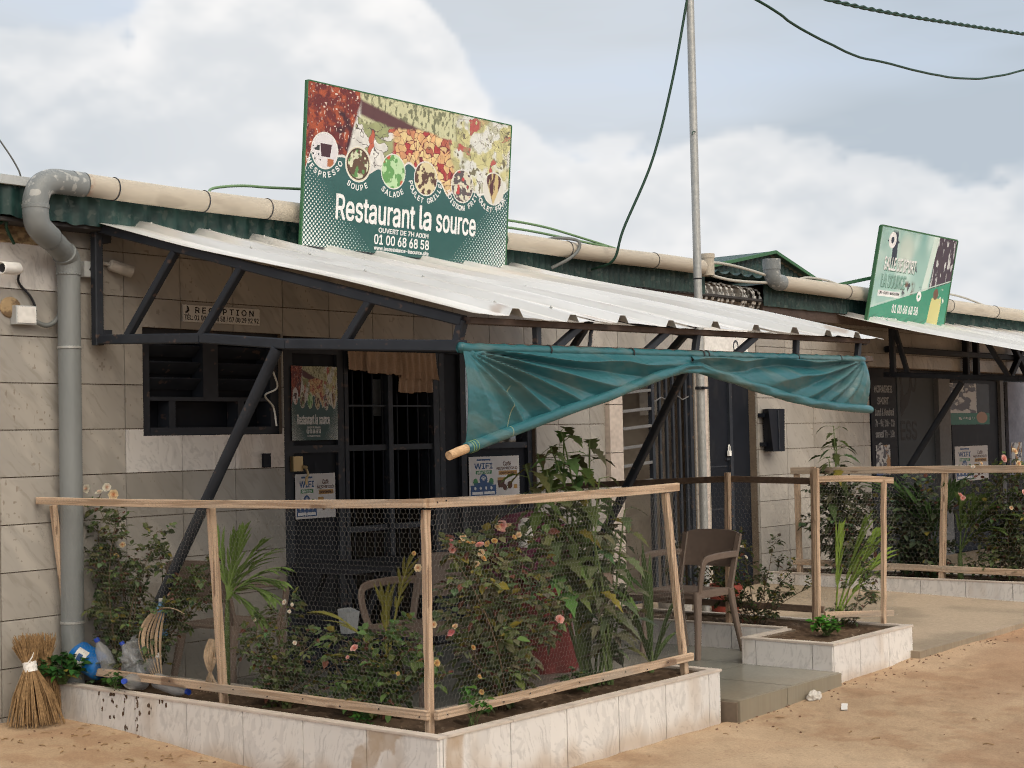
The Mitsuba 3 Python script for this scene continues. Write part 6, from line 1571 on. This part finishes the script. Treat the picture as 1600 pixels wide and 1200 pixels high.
rose_bush('dark dense shrub at the foot of the right tiled wall', (13.0, 6.75, .27), [(12.98, 7.0, 1.05), (12.98, 6.85, 1.12), (12.98, 6.65, 1.05), (13.0, 6.5, .95), (13.0, 7.1, .75), (12.98, 6.75, .75), (13.0, 6.4, .65), (12.98, 6.95, .55)], 17, leaf=.055, dens=1.0, twig=.22, base_col=(.080, .100, .056), cat_='shrub', name='dark_shrub')
rose_bush('dark rounded shrub with broad leaves left of the far fence post', (13.15, 6.10, .27), [(13.15, 6.35, .92), (13.15, 6.2, 1.02), (13.15, 6.05, 1.05), (13.15, 5.92, .92), (13.15, 6.42, .65), (13.15, 6.15, .72), (13.15, 5.9, .60), (13.15, 6.3, .48), (13.15, 6.02, .45), (13.15, 6.1, .85)], 18, leaf=.062, dens=.8, twig=.2, base_col=(.080, .105, .062), cat_='shrub', name='dark_shrub')
rose_bush('big rose bush with pink roses behind the far fence at the right edge', (13.15, 5.25, .27), [(13.12, 5.55, 1.1), (13.12, 5.4, 1.22), (13.12, 5.2, 1.28), (13.12, 5.05, 1.2), (13.12, 4.9, 1.1), (13.12, 5.6, .85), (13.12, 5.35, .9), (13.12, 5.1, .9), (13.12, 5.5, .6), (13.12, 5.25, .6), (13.12, 5.0, .6), (13.12, 5.6, .42), (13.12, 5.3, .40), (13.12, 4.95, .8)], 19, leaf=.045, dens=.9, twig=.22, base_col=(.115, .140, .066),
    flowers=[((12.88, 5.60, 1.02), .035, 'pink'), ((12.88, 5.57, 1.0), .028, 'pink'), ((12.88, 5.20, 1.34), .042, 'pink'), ((12.88, 5.10, 1.40), .036, 'cream'), ((12.88, 5.07, 1.30), .032, 'cream'), ((12.88, 5.40, 1.30), .022, 'cream'), ((12.88, 5.47, 1.27), .022, 'white'), ((12.88, 5.02, 1.05), .034, 'pink'), ((12.88, 5.14, .92), .022, 'cream')])
PD = thing('palm_seedling', 'young palm left of the far fence post with arching fronds', 'palm')
for i, tp in enumerate([(13.1, 6.55, 1.16), (13.1, 6.3, 1.12), (13.1, 6.1, 1.02), (13.1, 5.95, .85), (13.1, 5.75, 1.1)]):
    frond(PD, (13.15, 5.98, .42 + .03 * i), tp, 90 + i, 10, .34, (.065, .120, .040), .25, .04, .5, .35)
part(PD, 'stem', tube([(13.15, 5.98, .25), (13.15, 5.98, .55)], [.035, .02], 8), 'm_greenstem', True)
PE = thing('palm_seedling', 'young palm right of the far fence post with fronds fanned to the right', 'palm')
for i, tp in enumerate([(13.05, 5.65, .95), (13.05, 5.5, .98), (13.05, 5.35, .92), (13.05, 5.2, .86), (13.05, 5.35, .74)]):
    frond(PE, (13.12, 5.72, .45 + .02 * i), tp, 100 + i, 10, .32, (.110, .165, .050), .25, .04, .4, .35)
part(PE, 'stem', tube([(13.12, 5.72, .25), (13.12, 5.72, .5)], [.03, .02], 8), 'm_greenstem', True)
# pots at the back of the terrace
PP = thing('potted_plant', 'red clay pot with a white flowered rose beside the pole', 'potted plant')
part(PP, 'pot', lathe([(0, 0), (.10, 0), (.13, .22), (.145, .22), (.145, .26), (.12, .26), (.115, .2), (0, .2)], (10.62, 6.62, .14), 24), 'm_redpot', 40)
rg = np.random.default_rng(5)
q = [leaves([(10.62 + rg.uniform(-.14, .14), 6.62 + rg.uniform(-.14, .14), .38 + rg.uniform(0, .32)) for _ in range(160)], rvec(rg, 160), rvec(rg, 160) + (0, 0, 1.5), np.full(160, .05), np.full(160, .034), colours(rg, 160, (.045, .075, .03)), OVAL)]
leafpart(PP, 'leaves', q)
for p_ in [(10.60, 6.44, .70), (10.62, 6.42, .62), (10.55, 6.45, .30)]: flower(PP, p_, .022, 'white', rg)
weed('yellow green leafy plant in front of the barred gate', (9.40, 7.05, .25), [(9.42, 7.02, .98), (9.44, 6.86, .86), (9.40, 6.95, .62), (9.4, 7.2, .80)], 25, .10, 12, (.105, .150, .030), 'leafy_weed', .6, .25)
PQ = thing('cut_log', 'pale cut stump standing behind the terrace chair', 'log')
part(PQ, 'trunk', lathe([(0, 0), (.13, 0), (.125, .10), (.135, .20), (.14, .27), (.12, .275), (0, .275)], (9.90, 6.62, .13), 16), 'm_offwhite', 40)

# ------------------------------------------------------------------ bottles, brooms, litter
def bottle(label, base, d, L_, r, body, cap, big=False):
    k = thing('plastic_bottle', label, 'bottle')
    pr = [(0, 0), (r * .8, 0), (r, L_ * .06), (r * .97, L_ * .25), (r * 1.0, L_ * .3), (r * .97, L_ * .5), (r, L_ * .62), (r * .8, L_ * .76), (r * .38, L_ * .89), (r * .30, L_ * .92), (r * .30, L_ * .96)]
    part(k, 'body', lathe(pr, base, 22, d), body, 50)
    dd = np.asarray(d, float) / np.linalg.norm(d)
    part(k, 'cap', lathe([(r * .36, 0), (r * .36, L_ * .07), (0, L_ * .07)], np.asarray(base) + dd * L_ * .93, 14, d), cap, 40)
    return k, dd
kb, dd = bottle('large blue water bottle with a white label lying in the planter corner', (5.20, 7.33, .36), (-.14, .50, .24), .30, .078, 'm_bluebottle', 'm_white')
_, s_, u_ = frame(dd)
aa, tt = np.meshgrid(np.linspace(-.65, .65, 14), np.linspace(.30, .55, 8), indexing='ij')
ctr = np.asarray((5.20, 7.33, .36)) + dd * (.30 * tt)[..., None]
out0 = np.array([-.85, -.35, .25]); out0 -= dd * (out0 @ dd); out0 /= np.linalg.norm(out0); side0 = np.cross(dd, out0)
part(kb, 'label', grid_solid(ctr + .0795 * (np.cos(aa)[..., None] * out0 + np.sin(aa)[..., None] * side0), .001 * out0), 'm_white', True)
part(kb, 'label_mark', cat(grid_solid((ctr + .0812 * (np.cos(aa)[..., None] * out0 + np.sin(aa)[..., None] * side0))[4:10, 2:6], .001 * out0)), 'm_blue', True)
bottle('clear crumpled bottle with a blue cap, leftmost of the clear ones', (5.30, 7.08, .30), (-.25, .25, .6), .26, .04, 'm_clearpet', 'm_capblue')
bottle('clear bottle leaning upright behind the blue capped one', (5.36, 7.18, .32), (.05, .2, .8), .30, .045, 'm_clearpet', 'm_capblue')
bottle('clear bottle lying right of the leaning ones', (5.28, 7.10, .31), (-.1, -.5, .35), .28, .042, 'm_clearpet', 'm_white')
bottle('clear bottle with a blue cap lying flat below the dried leaf', (5.20, 6.86, .34), (-.02, -.6, -.08), .30, .042, 'm_clearpet', 'm_capblue')
bottle('clear bottle with a blue cap standing tilted right behind the blue bottle', (5.22, 7.24, .30), (-.3, .10, .7), .27, .042, 'm_clearpet', 'm_capblue')
bottle('clear bottle pointing to the fence under the plastic bag', (5.24, 7.02, .31), (-.6, -.35, .12), .27, .042, 'm_clearpet', 'm_capblue')
bottle('small blue tinted bottle standing in the rose bush', (5.34, 6.98, .55), (-.1, -.1, .7), .22, .032, 'm_bluepet', 'm_white')
def bag(c, r, seed):
    m = trimesh.creation.icosphere(4, 1.0)
    v = np.array(m.vertices)
    n = meshkit.fbm(v * 2.6 + 5, 4, seed)
    m.vertices = v * (.72 + .6 * np.abs(n - .5) * 2 + .0)[:, None] * r + c
    return m
solo('plastic_bag', bag((5.28, 7.12, .42), np.array([.10, .13, .15]), 3), 'm_clearpet', 'crumpled clear plastic bag among the bottles', 'bag', True)
def broom(label, foot, tie, top_, spread, seed, tie_m='m_white2'):
    rng = np.random.default_rng(seed)
    k = thing('straw_broom', label, 'broom')
    foot, tie, top_ = [np.asarray(v, float) for v in (foot, tie, top_)]
    low, up = [], []
    for i in range(230):
        a, r_ = rng.uniform(0, 2 * np.pi), math.sqrt(rng.random())
        o = np.array([math.cos(a), math.sin(a), 0])
        f = foot + o * np.array(spread) * r_; f[2] += rng.uniform(-.0, .03)
        t = tie + o * .030 * r_
        mid = (f + t) / 2 + o * .012 + rng.standard_normal(3) * .006
        low.append(tube(np.array([f, mid, t]), [.0022, .0030, .0028], 4, False))
        e = top_ + o * .075 * math.sqrt(rng.random()) + np.array([0, 0, rng.uniform(-.05, .03)])
        up.append(tube(np.array([t, (t + e) / 2, e]), [.0028, .0028, .002], 4, False))
    part(k, 'straws', cat(*low), 'm_straw', kind='stuff')
    part(k, 'heads', cat(*up), 'm_straw', kind='stuff')
    part(k, 'binding', lathe([(.028, -.03), (.037, -.026), (.036, -.008), (.039, 0), (.036, .010), (.038, .026), (.029, .03)], tie, 18, top_ - tie), tie_m, 30)
    part(k, 'loose_end', tube([tie + (-.03, -.02, .02), tie + (-.01, -.035, .055), tie + (.0, -.03, .08)], .004, 5), tie_m)
broom('straw broom with white binding leaning in the left corner by the planter', (4.81, 7.40, .10), (4.79, 7.42, .42), (4.785, 7.45, .57), (.17, .13, 0), 5)
broom('second straw broom half hidden behind the white bound one', (4.985, 7.53, .12), (4.955, 7.53, .40), (4.955, 7.55, .55), (.07, .05, 0), 6, 'm_straw')
def tuft():
    rng = np.random.default_rng(9); out = []
    for i in range(70):
        a = np.array([4.36, 7.03, .05]) + rng.uniform(-.03, .03, 3); b = np.array([4.63, 6.93, .04]) + rng.uniform(-.05, .05, 3) * (1, 1, .5)
        out.append(tube(np.array([a, b]), [.003, .0015], 4, False))
    return cat(*out)
solo('broom_head', tuft(), 'm_straw', 'tip of a third straw broom lying on the sand at the left edge', 'broom')
def rag(c, r, seed):
    m = trimesh.creation.icosphere(3, 1.0); v = np.array(m.vertices)
    n = meshkit.fbm(v * 2.2 + seed, 4, seed)
    v = v * (.45 + 1.1 * n)[:, None] * np.asarray(r); v[:, 2] = np.maximum(v[:, 2], -.01)
    m.vertices = v + c; return m
gz = lambda x, y: float(ground_z(np.array([x]), np.array([y]))[0])
solo('crumpled_rag', rag((8.18, 4.50, gz(8.18, 4.50) + .012), (.055, .035, .038), 5), 'm_offwhite', 'crumpled pale rag on the sand against the terrace step', 'rag')
def litter(name, c, w, d, deg, m, label, cat_, tilt=.15):
    b = trimesh.creation.box((w, d, .006)).subdivide().subdivide(); v = np.array(b.vertices)
    v[:, 2] += .25 * w * np.sin(v[:, 0] / w * 3) * tilt * 3
    b.vertices = v; b.apply_transform(trimesh.transformations.rotation_matrix(math.radians(deg), (0, 0, 1))); b.apply_translation((c[0], c[1], gz(*c) + .016))
    solo(name, b, m, label, cat_)
litter('paper_scrap', (8.02, 4.22), .085, .035, 25, 'm_white', 'small white paper scrap on the sand right of the rag', 'litter')
GP_ = []
rp = np.random.default_rng(12)
for i in range(250):
    if i < 90: x_, y_ = rp.uniform(7.2, 9.9), 4.57 - abs(rp.normal(0, .10))
    elif i < 170: x_, y_ = rp.uniform(9.6, 13), 4.50 - abs(rp.normal(0, .12))
    elif i < 205: x_, y_ = 5.03 - abs(rp.normal(0, .25)), rp.uniform(5.6, 7.5)
    else: x_, y_ = rp.uniform(5, 13), rp.uniform(2.2, 4.4)
    s_ = rp.uniform(.0025, .008) * (1.6 if rp.random() < .06 else 1)
    m = trimesh.creation.icosphere(1, 1.0); v = np.array(m.vertices) * (1 + .25 * rp.standard_normal((len(m.vertices), 1))) * np.array([1, rp.uniform(.6, 1), rp.uniform(.4, .8)]) * s_
    a = rp.uniform(0, 6.28); v[:, :2] = v[:, :2] @ np.array([[math.cos(a), -math.sin(a)], [math.sin(a), math.cos(a)]])
    m.vertices = v + (x_, y_, gz(x_, y_) + s_ * .25); GP_.append(m)
part('ground', 'pebbles', cat(*GP_), 'm_pebble', kind='stuff')
RT = []
rr2 = np.random.default_rng(3)
for i in range(46):
    y_ = 7.15 - .55 * rr2.random()
    cl = round(y_ / .11) * .11 + rr2.normal(0, .012)
    z_ = .285 - abs(rr2.normal(0, .075)) * (1 if i % 5 else 1.8)
    s_ = rr2.uniform(.005, .011)
    m = trimesh.creation.icosphere(1, 1.0); m.vertices = np.array(m.vertices) * (1 + .3 * rr2.standard_normal((42, 1))) * (s_ * .4, s_ * .7, s_ * rr2.uniform(.8, 1.8)) + (5.048, cl, max(z_, .10)); RT.append(m)
tw = []
for i in range(150):
    x_, y_ = rp.uniform(4.6, 13), rp.uniform(2.4, 4.5)
    if i % 3 == 0: x_, y_ = 5.0 - abs(rp.normal(0, .3)), rp.uniform(5.5, 7.3)
    a, l_ = rp.uniform(0, 6.28), rp.uniform(.015, .06)
    c_ = np.array([x_, y_, gz(x_, y_) + .004])
    dv = np.array([math.cos(a), math.sin(a), 0]) * l_ / 2
    tw.append(tube(np.array([c_ - dv, c_ + (0, 0, .004), c_ + dv]), rp.uniform(.0012, .003), 4))
part('ground', 'twigs', cat(*tw), 'm_straw', kind='stuff')
part('planter', 'earth_crumbs', cat(*RT), 'm_soil', kind='stuff', label='dark earth crumbs stuck below the edge')
labels['restaurant_building__wall'] = {}
labels = {k_: v_ for k_, v_ in labels.items() if v_}
